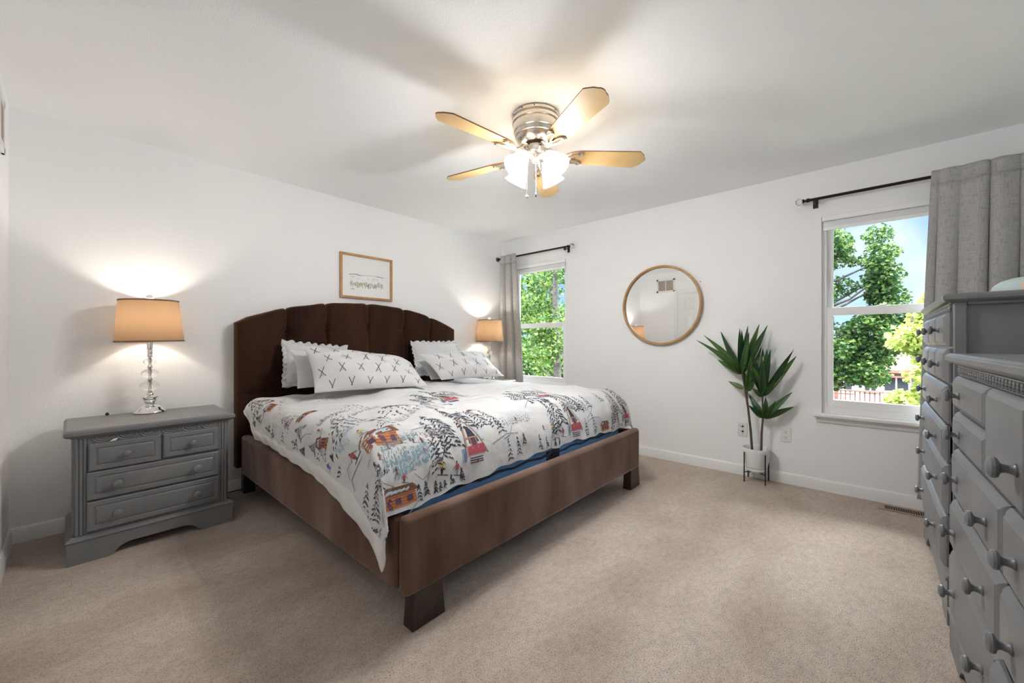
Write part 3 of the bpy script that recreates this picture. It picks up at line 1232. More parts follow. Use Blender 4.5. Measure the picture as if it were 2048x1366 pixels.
    s.thickness = .010
    s.offset = -1
    return o


MOTIFS = dict(group=[], cabin=[], tree=[], skier=[], line=[], ridge=[])
MOTIFS.update(
    group=[(0.4, -0.292, 1.0), (1.275, -0.33, 1.0), (0.8, 0.445, 0.9), (2.0, -0.342, 0.8), (1.275, 0.02, 0.9)],
    cabin=[(-0.037, -0.13, 0.17, 0.15, -0.15), (-0.037, -0.405, 0.2, 0.1, 0.05), (0.788, -0.38, 0.12, 0.08, 0), (1.663, -0.38, 0.12, 0.07, 0), (-0.062, 1.12, 0.06, 0.1, 0.2), (-0.137, 0.258, 0.05, 0.13, 0.2), (-0.037, 0.658, 0.12, 0.06, 0.1), (0.325, 0.32, 0.2, 0.08, 0), (-0.05, -0.388, 0.2, 0.085, 0.0)],
    tree=[(-0.075, 1.258, 0.293, 0.205), (-0.15, 1.195, 0.063, 0.056), (-0.187, 1.02, 0.076, 0.046), (-0.137, 0.533, 0.115, 0.092), (-0.112, 0.72, 0.151, 0.12), (-0.175, 0.245, 0.106, 0.106), (-0.187, 0.37, 0.08, 0.072), (-0.225, 0.495, 0.064, 0.051), (-0.187, 0.158, 0.053, 0.032), (-0.4, -0.217, 0.09, 0.05), (-0.4, -0.28, 0.115, 0.069), (-0.087, -0.405, 0.09, 0.045), (0.063, -0.405, 0.075, 0.034), (0.15, -0.405, 0.064, 0.029), (0.175, -0.405, 0.05, 0.023), (0.238, -0.392, 0.05, 0.023), (0.638, -0.38, 0.113, 0.045), (0.713, -0.367, 0.101, 0.04), (0.613, -0.23, 0.119, 0.071), (0.888, -0.38, 0.088, 0.035), (0.95, -0.38, 0.067, 0.027), (1.038, -0.392, 0.067, 0.027), (1.088, -0.392, 0.05, 0.025), (0.763, -0.317, 0.064, 0.025), (1.413, -0.392, 0.135, 0.054), (1.513, -0.392, 0.143, 0.057), (1.788, -0.405, 0.126, 0.05), (1.875, -0.392, 0.091, 0.036), (1.975, -0.392, 0.067, 0.027), (1.413, -0.217, 0.118, 0.071), (1.538, -0.205, 0.118, 0.071), (1.75, -0.18, 0.118, 0.071), (0.338, 1.083, 0.198, 0.277), (0.0, 0.245, 0.188, 0.225), (-0.012, 0.12, 0.26, 0.312), (0.05, -0.03, 0.091, 0.146), (0.35, 0.17, 0.3, 0.54), (0.138, 0.42, 0.155, 0.278), (-0.137, -0.23, 0.05, 0.08), (0.113, 1.545, 0.067, 0.061), (-0.187, 1.258, 0.05, 0.045), (-0.385, -0.12, 0.15, 0.08, 1, 1.1, True), (-0.37, -0.2, 0.17, 0.09, 1, 1.1, True), (-0.23, -0.24, 0.17, 0.085, 1, 1.1, True), (-0.36, 0.1, 0.15, 0.1, 1, 1.1, True), (-0.33, 0.34, 0.13, 0.1, 1, 1.1, True), (-0.31, 0.62, 0.13, 0.1, 1, 1.1, True), (-0.28, 0.8, 0.11, 0.09, 1, 1.1, True), (-0.27, 0.98, 0.11, 0.09, 1, 1.1, True)],
    skier=[(0.188, -0.33, 0.075, 'yellow', 'navy'), (0.275, -0.355, 0.07, 'red', 'teal'), (0.0, -0.305, 0.04, 'red', 'brown'), (-0.025, -0.267, 0.035, 'navy', 'red'), (0.05, -0.267, 0.035, 'orange', 'navy'), (-0.087, -0.192, 0.035, 'brown', 'red'), (-0.025, -0.155, 0.035, 'navy', 'red'), (0.0, -0.142, 0.03, 'orange', 'brown'), (0.05, -0.142, 0.035, 'orange', 'brown'), (0.088, -0.142, 0.03, 'brown', 'navy'), (0.1, -0.155, 0.03, 'plum', 'red'), (0.138, -0.167, 0.035, 'red', 'plum'), (0.175, -0.192, 0.03, 'orange', 'navy'), (0.2, -0.155, 0.03, 'plum', 'red'), (-0.05, 0.02, 0.05, 'yellow', 'teal'), (-0.15, -0.042, 0.075, 'red', 'brown'), (-0.287, -0.042, 0.1, 'plum', 'grey'), (-0.237, 0.183, 0.06, 'blue', 'blue'), (-0.2, 0.62, 0.05, 'orange', 'grey'), (-0.125, 0.745, 0.05, 'red', 'grey'), (0.063, 0.12, 0.05, 'orange', 'brown'), (0.113, 0.145, 0.05, 'orange', 'red'), (0.413, 0.133, 0.07, 'orange', 'teal'), (0.575, -0.005, 0.06, 'plum', 'red'), (1.375, -0.005, 0.07, 'orange', 'teal'), (0.125, -0.217, 0.03, 'red', 'plum'), (0.95, -0.267, 0.03, 'red', 'plum'), (1.038, -0.305, 0.06, 'yellow', 'navy'), (1.138, -0.342, 0.06, 'red', 'teal'), (0.763, -0.18, 0.03, 'plum', 'navy'), (-0.387, -0.242, 0.07, 'teal', 'teal'), (-0.212, 0.958, 0.05, 'grey', 'grey'), (-0.1, 0.37, 0.04, 'red', 'grey'), (1.85, -0.267, 0.05, 'red', 'plum')],
    line=[(-0.062, -0.155, 0.15, -0.117, 34, 0.035, 'teal'), (-0.075, -0.23, 0.15, -0.205, 30, 0.06, 'teal'), (-0.012, -0.28, 0.163, -0.217, 34, 0.07, 'pale'), (-0.037, -0.28, 0.138, -0.242, 28, 0.07, 'teal'), (0.175, -0.142, 0.313, -0.155, 22, 0.04, 'grey'), (0.725, -0.155, 0.963, -0.167, 24, 0.05, 'pale'), (0.65, -0.192, 0.863, -0.192, 20, 0.05, 'grey'), (-0.087, 0.108, -0.025, 0.133, 14, 0.05, 'pale'), (0.175, 1.345, 0.363, 1.47, 16, 0.05, 'grey'), (-0.075, 0.42, 0.075, 0.458, 26, 0.04, 'grey'), (0.05, 0.345, 0.288, 0.47, 26, 0.04, 'grey'), (0.088, 0.033, 0.35, 0.17, 26, 0.05, 'grey'), (0.95, -0.03, 1.238, -0.005, 20, 0.05, 'grey'), (1.575, -0.142, 1.988, -0.155, 22, 0.05, 'pale'), (0.738, 0.495, 1.05, 0.545, 22, 0.04, 'grey'), (-0.087, 0.945, 0.075, 1.345, 10, 0.04, 'grey'), (-0.15, 0.095, -0.1, 0.058, 14, 0.05, 'pale')],
    ridge=[([(-0.337, -0.18), (-0.262, -0.192), (-0.112, -0.28), (-0.05, -0.305), (-0.087, -0.317)], 0.006, 'grey'), ([(-0.25, -0.192), (-0.175, -0.28), (-0.1, -0.305)], 0.01, 'navy'), ([(-0.287, -0.03), (-0.25, -0.005), (-0.187, -0.042), (-0.137, -0.067)], 0.005, 'grey'), ([(-0.187, 1.208), (-0.137, 1.158), (-0.075, 1.208)], 0.007, 'grey'), ([(-0.137, 0.07), (-0.1, 0.145), (-0.05, 0.295)], 0.004, 'grey'), ([(0.05, -0.28), (0.088, -0.317), (0.113, -0.305), (0.125, -0.292)], 0.004, 'grey'), ([(-0.087, -0.117), (-0.137, -0.142), (-0.175, -0.117)], 0.004, 'grey'), ([(0.888, 0.408), (0.975, 0.358), (0.988, 0.183)], 0.004, 'grey'), ([(1.15, 0.145), (1.363, 0.133), (1.363, -0.042)], 0.004, 'grey'), ([(-0.25, 0.008), (-0.212, 0.033), (-0.175, 0.008)], 0.004, 'grey'), ([(-0.175, 0.395), (-0.137, 0.333), (-0.087, 0.37)], 0.005, 'grey'), ([(0.613, -0.255), (0.663, -0.242), (0.713, -0.192)], 0.006, 'grey'), ([(1.45, -0.267), (1.525, -0.23), (1.588, -0.18)], 0.005, 'grey'), ([(0.125, -0.08), (0.238, -0.067), (0.325, -0.117)], 0.004, 'grey'), ([(-0.175, 0.558), (-0.137, 0.508), (-0.125, 0.445)], 0.004, 'grey')])
duvet()


# ---------------------------------------------------------------- pillows
def pillow(name, label, c, T, mats, ski=False, flange=0., seed=1, group=None, sag=0.):
    """c: corners bottom-left, bottom-right, top-left, top-right (world); front faces the foot"""
    bl, br, tl, tr = [Vector(p) for p in c]
    n = ((br - bl).cross(tl - bl) + (tr - tl).cross(tr - br)).normalized()
    rnd = random.Random(seed)
    ph = [rnd.uniform(0, 6) for _ in range(8)]
    def base(u, v):
        ui, vi = (u + 1) / 2, (v + 1) / 2
        p = bl.lerp(br, ui).lerp(tl.lerp(tr, ui), vi)
        cen = (bl + br + tl + tr) / 4
        pin = 1 - .045 * (1 - abs(u) ** 2) * abs(v) ** 3 - .05 * (1 - abs(v) ** 2) * abs(u) ** 3
        q = cen + (p - cen) * pin
        if sag: q = q + Vector((0, 0, -sag * max(0, v) * (.5 + .5 * sin(2.2 * u + 1.1))))
        return q
    def hgt(u, v):
        e = ((1 - abs(u) ** 2.6) ** .62) * ((1 - abs(v) ** 2.6) ** .62)
        w_ = .16 * sin(3.1 * u + ph[0]) * sin(2.7 * v + ph[1]) + .08 * sin(7 * u + 4 * v + ph[2]) + .05 * sin(-5 * u + 11 * v + ph[3])
        edge = (abs(u) ** 6 + abs(v) ** 6) * .05 * sin(16 * u + 9 * v + ph[4])
        return T * (e * (1 + w_) + edge * e ** .3)
    front = lambda u, v, o_=0.: base(u, v) + n * (hgt(u, v) + o_)
    back = lambda u, v: base(u, v) - n * hgt(u, v) * .45
    N = 44
    par = lambda k: sin(pi / 2 * (2 * k / N - 1))
    g = G()
    w = N + 1
    g.add([front(par(i), par(j)) for j in range(w) for i in range(w)],
          [(j * w + i, j * w + i + 1, (j + 1) * w + i + 1, (j + 1) * w + i) for j in range(N) for i in range(N)], 0)
    g.add([back(par(i), par(j)) for j in range(w) for i in range(w)],
          [(j * w + i + 1, j * w + i, (j + 1) * w + i, (j + 1) * w + i + 1) for j in range(N) for i in range(N)], 0)
    if ski:
        W_, H_ = (br - bl).length, (tl - bl).length
        sx, sz = .125, .104
        row = 0
        z = -H_ / 2 + .02
        while z < H_ / 2:
            x = -W_ / 2 + (.05 if row % 2 else .105)
            while x < W_ / 2 - .015:
                tilt = rnd.uniform(-.12, .12)
                for sgn in (1, -1):
                    ang = pi / 2 - sgn * .50 + tilt
                    L_ = .040
                    d = (cos(ang), sin(ang))
                    q = (-d[1] * .0023, d[0] * .0023)
                    segs = 5
                    for k in range(segs):
                        pts = []
                        for (f, s_) in ((k / segs, -1), ((k + 1) / segs, -1), ((k + 1) / segs, 1), (k / segs, 1)):
                            px = x + d[0] * L_ * (2 * f - 1) + q[0] * s_
                            pz = z + d[1] * L_ * (2 * f - 1) + q[1] * s_
                            pts.append((2 * px / W_, 2 * pz / H_))
                        if all(abs(u) < .985 and abs(v) < .985 for u, v in pts):
                            g.add([front(u, v, .0012 + .0004 * (sgn > 0)) for u, v in pts], [(0, 1, 2, 3)], 1)
                    # pole with a small basket
                    ang2 = pi / 2 + sgn * .16 + tilt
                    px, pz = x + cos(ang2) * -.022, z + sin(ang2) * -.022
                    pts = [(2 * (px + a_) / W_, 2 * (pz + b_) / H_) for a_, b_ in ((-.0022, -.0022), (.0022, -.0022), (.0022, .0022), (-.0022, .0022))]
                    if all(abs(u) < .985 and abs(v) < .985 for u, v in pts):
                        g.add([front(u, v, .0012) for u, v in pts], [(0, 1, 2, 3)], 1)
                x += sx
            z += sz
            row += 1
    o = g.obj(name, mats, None, smooth=80, fix=False)
    tag(o, label, 'pillow', group)
    if flange:
        g = G()
        per = []
        K = 60
        for (u0, v0, u1, v1) in ((-1, -1, 1, -1), (1, -1, 1, 1), (1, 1, -1, 1), (-1, 1, -1, -1)):
            for k in range(K):
                per.append((lerp(u0, u1, k / K), lerp(v0, v1, k / K)))
        cen = (bl + br + tl + tr) / 4
        v, f = [], []
        rows = 4
        for k, (u, vv) in enumerate(per):
            p = base(u, vv)
            d = (p - cen)
            ux, uy = (br - bl).normalized(), (tl - bl).normalized()
            o_ = Vector((0, 0, 0))
            ex, ey = abs(u) ** 12, abs(vv) ** 12
            o_ = (ux * (1 if u > 0 else -1) * ex + uy * (1 if vv > 0 else -1) * ey)
            for r in range(rows):
                q = r / (rows - 1)
                fl = flange * q * (.86 + .14 * sin(k * 2 * pi / 7.5))
                wob = n * (.011 * q * sin(k * 2 * pi / 7.5 + 1) + .006 * q * sin(k * .31 + seed))
                v.append(p + o_ * (fl - .006) + wob)
        nper = len(per)
        for k in range(nper):
            for r in range(rows - 1):
                k2 = (k + 1) % nper
                f.append((k * rows + r, k2 * rows + r, k2 * rows + r + 1, k * rows + r + 1))
        g.add(v, f)
        fo = g.obj('ruffle', mats[0], o, smooth=80)
        s = fo.modifiers.new('thick', 'SOLIDIFY')
        s.thickness = .004
        s.offset = 0
    return o


M['ski_ink'] = mat('ski_print', (.075, .070, .055), .9)
SK = [M['white'], M['ski_ink']]
pillow('ruffled_pillow', 'white ruffled pillow leaning on the left part of the headboard, behind two others',
       [(-2.735, -.365, .815), (-2.19, -.365, .815), (-2.69, -.225, 1.12), (-2.215, -.215, 1.07)], .062, [M['white']], flange=.036, seed=3, group='bed pillows')
pillow('pillow', 'plain white pillow sandwiched between a ruffled and a ski-print pillow',
       [(-2.73, -.585, .80), (-1.95, -.60, .80), (-2.725, -.43, 1.075), (-1.95, -.44, .92)], .050, [M['white']], seed=5, group='bed pillows')
pillow('ski_pillow', 'large white pillow with crossed skis, on the left half of the bed',
       [(-2.70, -.80, .785), (-1.925, -1.00, .785), (-2.685, -.56, 1.10), (-1.80, -.58, .95)], .105, SK, ski=True, seed=9, group='bed pillows')
pillow('ruffled_pillow', 'white ruffled pillow leaning on the right part of the headboard, above a ski-print pillow',
       [(-1.575, -.365, .815), (-.93, -.365, .815), (-1.535, -.225, 1.115), (-.99, -.215, 1.115)], .062, [M['white']], flange=.036, seed=13, group='bed pillows')
pillow('pillow', 'plain white pillow half hidden under the ski-print pillow near the window',
       [(-1.59, -.60, .780), (-.92, -.62, .780), (-1.65, -.455, .955), (-.97, -.455, .98)], .034, [M['white']], seed=17, group='bed pillows')
pillow('ski_pillow', 'white pillow with crossed skis, the one nearer the window',
       [(-1.575, -.73, .785), (-.905, -.88, .785), (-1.70, -.56, 1.015), (-.90, -.545, 1.025)], .085, SK, ski=True, seed=23, group='bed pillows')

# ================================================================ painted furniture
KNOB = [(.0115, 0), (.0115, .003), (.0085, .006), (.0068, .013), (.0085, .018), (.0165, .0215), (.0185, .0255), (.0175, .030), (.012, .0335), (0, .0345)]


def knob(x, y, z, parent, s=1., ax=(0, -1, 0)):
    g = G()
    g.lathe([(r * s, h * s) for r, h in KNOB], (x, y, z), ax, 20)
    return g.obj('knob', M['grey_knob'], parent)


def slab_top(w, d0, d1, z0, z1, parent, name='top'):
    """moulded top: x half width w, y from d0 (front) to d1"""
    g = G()
    h = z1 - z0
    prof = [(.026, 0), (.022, .12), (.010, .20), (.004, .32), (.0, .42), (.0, .74), (.004, .82), (.004, .86), (.009, .95), (.012, 1.0)]
    v, f = [], []
    for ins, k in prof:
        v += [(-w + ins, d0 + ins, z0 + h * k), (w - ins, d0 + ins, z0 + h * k), (w - ins, d1, z0 + h * k), (-w + ins, d1, z0 + h * k)]
    n = len(prof)
    f.append((0, 3, 2, 1))
    for i in range(n - 1):
        for k in range(4):
            f.append((i * 4 + k, i * 4 + (k + 1) % 4, (i + 1) * 4 + (k + 1) % 4, (i + 1) * 4 + k))
    f.append(tuple((n - 1) * 4 + k for k in range(4)))
    g.add(v, f)
    return g.obj(name, M['grey'], parent, smooth=25)


def plinth(w, d0, d1, h, mh, parent, foot=.17, rise=.05):
    """bracket-foot base with a scrolled front arch and a moulding on top"""
    g = G()
    x = w
    r = rise
    arch = [(-x, 0), (-x, h), (x, h), (x, 0), (x - foot, 0)]
    curve = [(0, 0), (.012, .004), (.026, .014), (.040, .030), (.052, .040), (.070, .047), (.09, r)]
    arch += [(x - foot - a, b) for a, b in curve[1:]]
    arch += [(-x + foot + a, b) for a, b in reversed(curve[1:])] + [(-x + foot, 0)]
    g.prism(arch, 'y', d0, d0 + .02)
    for s in (-1, 1):
        e0 = d0 + .02
        side = [(e0, 0), (e0, h), (d1, h), (d1, 0), (d1 - .10, 0), (d1 - .16, .045), (d0 + .17, .045), (d0 + .11, 0)]
        g.prism(side, 'x', s * x, s * (x - .02))
    g.box(-x + .02, x - .02, d0 + .02, d1, h - .02, h)
    o = g.obj('plinth', M['grey'], parent, smooth=30)
    g = G()
    v, f = [], []
    prof = [(-.001, 0), (-.006, .2), (-.004, .45), (.004, .7), (.012, .85), (.016, 1.0)]
    for ins, k in prof:
        v += [(-w + ins, d0 + ins, h + mh * k), (w - ins, d0 + ins, h + mh * k), (w - ins, d1, h + mh * k), (-w + ins, d1, h + mh * k)]
    n = len(prof)
    f.append((0, 3, 2, 1))
    for i in range(n - 1):
        for k in range(4):
            f.append((i * 4 + k, i * 4 + (k + 1) % 4, (i + 1) * 4 + (k + 1) % 4, (i + 1) * 4 + k))
    f.append(tuple((n - 1) * 4 + k for k in range(4)))
    g.add(v, f)
    g.obj('base_moulding', M['grey'], parent, smooth=30)
    return o


def drawer(x0, x1, z0, z1, y, prof, knobs, parent, ks=1., fields=None, name='drawer'):
    g = G()
    if fields is None:
        g.rings(x0, x1, z0, z1, y, prof)
    else:
        g.box(x0, x1, y - .008, y, z0, z1)
        n = fields
        wd = (x1 - x0) / n
        for k in range(n):
            g.rings(x0 + wd * k + .001, x0 + wd * (k + 1) - .001, z0, z1, y - .006, [(a, max(0, b - .006)) for a, b in prof])
    o = g.obj(name, M['grey'], parent, smooth=30)
    for (kx, kz) in knobs:
        knob(kx, y - prof[-1][1] + .0005, kz, o, ks)
    return o


NS_PROF = [(0, 0), (0, .016), (.005, .020), (.024, .020), (.027, .0165), (.030, .0165), (.036, .021), (.040, .022)]
DR_PROF = [(0, 0), (0, .007), (.003, .012), (.008, .017), (.016, .0205), (.019, .0235), (.026, .025)]


def nightstand(label, loc, half=.3575):
    """two-over-two bedside chest; front faces -y, origin on the floor at the front of the case"""
    t = thing('nightstand', label, 'nightstand', loc, 0, 'grey painted nightstands')
    k = half / .3575
    cw = .322 * k
    D = .46
    g = G()
    g.box(-cw, cw, 0, D, .112, .642)
    g.obj('case', M['grey'], t, bevel=.003)
    for s in (-1, 1):                           # fluted corner posts
        g = G()
        for i in range(3):
            g.lathe([(.0075, .142), (.0075, .640)], (s * (cw - .010 - .0145 * i), -.001, 0), (0, 0, 1), 12)
        for i in range(2):
            g.lathe([(.0075, .142), (.0075, .640)], (s * cw, .012 + .0145 * i, 0), (0, 0, 1), 12)
        g.obj('fluted_post', M['grey'], t)
    slab_top(half, -.036, D + .004, .636, .683, t)
    plinth(.347 * k, -.018, D, .112, .026, t, foot=.145, rise=.052)
    # carved frieze of scallops
    g = G()
    n = 6
    x0, x1 = -.270 * k, .270 * k
    g.box(x0 - .004, x1 + .004, -.002, .0, .598, .637)
    sp = (x1 - x0) / n
    for i in range(n):
        cx = x0 + sp * (i + .5)
        for r_, w_ in ((.033, .0046), (.021, .0042), (.010, .005)):
            g.tube([(cx + r_ * cos(pi + pi * q / 14), -.003, .636 + r_ * .98 * sin(pi + pi * q / 14)) for q in range(15)], w_, 6)
        if i < n - 1:
            cx2 = cx + sp / 2
            g.prism([(cx2 - .008, .622), (cx2, .634), (cx2 + .008, .622), (cx2, .601)], 'y', -.006, 0)
    g.obj('carved_frieze', M['grey'], t)
    L = -.278 * k
    drawer(L + .008, L + .286 * k, .462, .603, -.0005, NS_PROF, [(L + .147 * k, .532)], t)
    drawer(L + .296 * k, -L - .002, .468, .603, -.0005, NS_PROF, [((L + .296 * k - L - .002) / 2, .534)], t)
    drawer(L, -L, .312, .455, -.0005, NS_PROF, [(-.166 * k, .382), (.166 * k, .382)], t, 1.12)
    drawer(L, -L, .152, .303, -.0005, NS_PROF, [(-.166 * k, .228), (.166 * k, .228)], t, 1.12)
    return t


nightstand('grey nightstand left of the bed carrying a lit lamp', (-3.456, -.562, 0))
nightstand('small grey nightstand right of the bed, mostly hidden behind pillows', (-.535, -.50, 0), half=.21)

# scrap of paper stuck to the near nightstand, and a small dark plug on its top
g = G()
g.add([(-.018, 0, 0), (.006, 0, .004), (.016, 0, .016), (-.004, 0, .012),
       (-.018, -.002, 0), (.006, -.002, .004), (.016, -.002, .016), (-.004, -.002, .012)],
      [(0, 1, 2, 3), (7, 6, 5, 4), (0, 4, 5, 1), (1, 5, 6, 2), (2, 6, 7, 3), (3, 7, 4, 0)])
o = g.obj('paper_scrap', M['paper'], None, loc=(-3.635, -.5835, .603), smooth=0)
tag(o, 'small white paper scrap stuck on the front of the grey nightstand', 'paper scrap')
g = G()
g.lathe([(.006, 0), (.008, .004), (.008, .010), (.005, .016), (0, .018)], (0, 0, 0), (0, 0, 1), 12)
o = g.obj('dark_button', M['slot'], None, loc=(-3.640, -.125, .683))
tag(o, 'tiny dark button lying on the back edge of the grey nightstand', 'button')
g = G()
g.tube([(-3.128, -.05, .47), (-3.095, -.05, .45), (-3.045, -.045, .415), (-3.022, -.04, .375), (-3.025, -.035, .33), (-3.055, -.03, .29), (-3.10, -.028, .20),
        (-3.12, -.026, .08), (-3.10, -.024, .012), (-3.02, -.022, .006), (-2.94, -.022, .006), (-2.6, -.024, .006)], .0035, 8)
o = g.obj('power_cord', M['cord'], None)
tag(o, 'black power cord looping from behind the nightstand to the baseboard', 'cord')


# ---------------------------------------------------------------- chests along the front wall
def tongue_frieze(x0, x1, z0, z1, n, parent, bead=True):
    g = G()
    g.box(x0, x1, -.0015, .004, z0, z1)
    g.box(x0, x1, -.009, 0, z1 - .004, z1)
    g.box(x0, x1, -.006, 0, z0, z0 + .003)
    sp = (x1 - x0) / n
    h = z1 - z0
    for i in range(n):
        cx = x0 + sp * (i + .5)
        pts = [(cx - sp * .42, z1 - .003), (cx + sp * .42, z1 - .003), (cx + sp * .42, z0 + h * .42), (cx + sp * .22, z0 + h * .2), (cx, z0 + h * .08),
               (cx - sp * .22, z0 + h * .2), (cx - sp * .42, z0 + h * .42)]
        g.prism(pts, 'y', -.006, 0)
        if bead:
            for q in range(3):
                r_ = sp * (.20 - .04 * q)
                zz = z1 - .008 - h * .24 * q
                g.lathe([(r_, 0), (r_ * .9, .003), (r_ * .5, .005), (0, .0056)], (cx, -.006, zz - .003), (0, -1, 0), 10)
    return g.obj('carved_frieze', M['grey'], parent)


def tall_chest():
    w, D, H_ = .475, .50, 1.322
    ang = pi - R(1.16)
    # front far/near corners were surveyed: near end x=-1.47, far end x=-.50, front of the case at y=-3.815
    t = thing('tall_dresser', 'tall grey chest of drawers beside the window', 'dresser', (-.985, -3.832, 0), ang)
    g = G()
    g.box(-w + .014, w - .014, .0, D, .20, 1.290)
    g.obj('case', M['grey'], t, bevel=.003)
    for s in (-1, 1):                                 # framed ends: stiles and rails around a recessed panel
        g = G()
        xo = s * w
        xi = s * (w - .016)
        g.box(xi, xo, 0, .036, .20, 1.290)
        g.box(xi, xo, D - .055, D, .20, 1.290)
        g.box(xi, xo, .036, D - .055, 1.275, 1.290)
        g.box(xi, xo, .036, D - .055, .20, .27)
        g.obj('end_frame', M['grey'], t, bevel=.004)
    slab_top(w + .022, -.030, D + .004, 1.282, H_, t)
    plinth(w + .012, -.018, D, .175, .03, t, foot=.13, rise=.075)
    tongue_frieze(-w + .03, w - .03, 1.254, 1.281, 26, t, bead=False)
    x0, x1 = -w + .022, w - .022
    wd = (x1 - x0)
    third = [x0 + wd * (k + .5) / 3 for k in range(3)]
    for (za, zb, out, kind) in ((1.112, 1.250, 0, 3), (.964, 1.102, .001, 3), (.798, .953, .003, 2), (.643, .787, .006, 2), (.436, .631, .004, 2), (.218, .424, .009, 2)):
        zc = (za + zb) / 2
        ks = [(x, zc) for x in third] if kind == 3 else [(x0 + wd * .20, zc), (x1 - wd * .20, zc)]
        drawer(x0, x1, za, zb, -out - .0005, DR_PROF, ks, t, 1.02, fields=3 if kind == 3 else None)
    return t


tall_chest()


def wide_chest():
    w, D, H_ = .700, .50, 1.088
    t = thing('wide_dresser', 'wide grey dresser in the right foreground with a paneled door', 'dresser', (-2.345, -3.815, 0), pi)
    g = G()
    g.box(-w, w, 0, D, .15, 1.055)
    g.obj('case', M['grey'], t, bevel=.003)
    slab_top(w + .03, -.034, D + .004, 1.046, H_, t)
    plinth(w + .022, -.022, D, .13, .025, t, foot=.17, rise=.06)
    tongue_frieze(-w + .035, w - .035, 1.012, 1.045, 44, t)
    L = w - .040
    half = .006
    # upper: two small drawers, a door, two small drawers (local +x points back along the room)
    for s in (-1, 1):
        xa, xb = (s * .182, s * L)
        xa, xb = min(xa, xb), max(xa, xb)
        for (za, zb) in ((.892, 1.008), (.760, .880)):
            drawer(xa, xb, za, zb, -.0005, DR_PROF, [((xa + xb) / 2 + s * .09, (za + zb) / 2)], t, 1.1)
    o = drawer(-.174, .174, .760, 1.008, -.0005, DR_PROF, [(.125, .86)], t, 1.25, name='door')
    for s in (-1, 1):
        xa, xb = (s * half, s * L)
        xa, xb = min(xa, xb), max(xa, xb)
        for (za, zb, out) in ((.578, .748, .002), (.398, .566, .007), (.166, .386, .022 if s > 0 else .008)):
            q = (xb - xa)
            drawer(xa, xb, za, zb, -out - .0005, DR_PROF, [(xa + q * .19, (za + zb) / 2), (xb - q * .19, (za + zb) / 2)], t, 1.12)
    return t


wide_chest()

# papers on the wide dresser
o = thing('paper_stack', 'white papers lying flat on the wide grey dresser', 'papers', (-2.12, -4.055, 1.088), R(4))
for i in range(3):
    g = G()
    a = R(-3 + 4 * i)
    c_, s_ = cos(a), sin(a)
    P = [(c_ * x - s_ * y, s_ * x + c_ * y) for x, y in ((-.15, -.108), (.15, -.108), (.15, .108), (-.15, .108))]
    g.prism(P, 'z', .0003 + .002 * i, .0020 + .002 * i)
    g.obj('sheet', M['paper'], o, smooth=0)

# rounded cloth ornament on the tall dresser
g = G()
n = 28
prof = [(.0, .0), (.085, .0), (.112, .012), (.120, .034), (.112, .060), (.088, .082), (.05, .096), (0, .100)]
v, f, ms = [], [], []
for r_, h_ in prof:
    for k in range(n):
        a = 2 * pi * k / n
        rr = r_ * (1 + .02 * cos(7 * a))
        v.append((rr * cos(a), rr * sin(a), h_))
for i in range(len(prof) - 1):
    for k in range(n):
        f.append((i * n + k, i * n + (k + 1) % n, (i + 1) * n + (k + 1) % n, (i + 1) * n + k))
        ms.append(((k * 7) // n) % 2)
b = len(g.v)
g.v += v
g.f += f
g.m += ms
o = g.obj('round_pouf', [M['aqua'], M['cream']], None, loc=(-.955, -4.115, 1.322), smooth=60)
tag(o, 'rounded pale aqua and cream ornament lying on the tall dresser', 'ornament')

# ================================================================ bedside lamps
def point(name, parent, loc, w, col, rad=.03):
    d = bpy.data.lights.new(name, 'POINT')
    d.energy = w
    d.color = col
    d.shadow_soft_size = rad
    o = bpy.data.objects.new(name, d)
    COL.objects.link(o)
    o.parent = parent
    o.location = loc
    return o


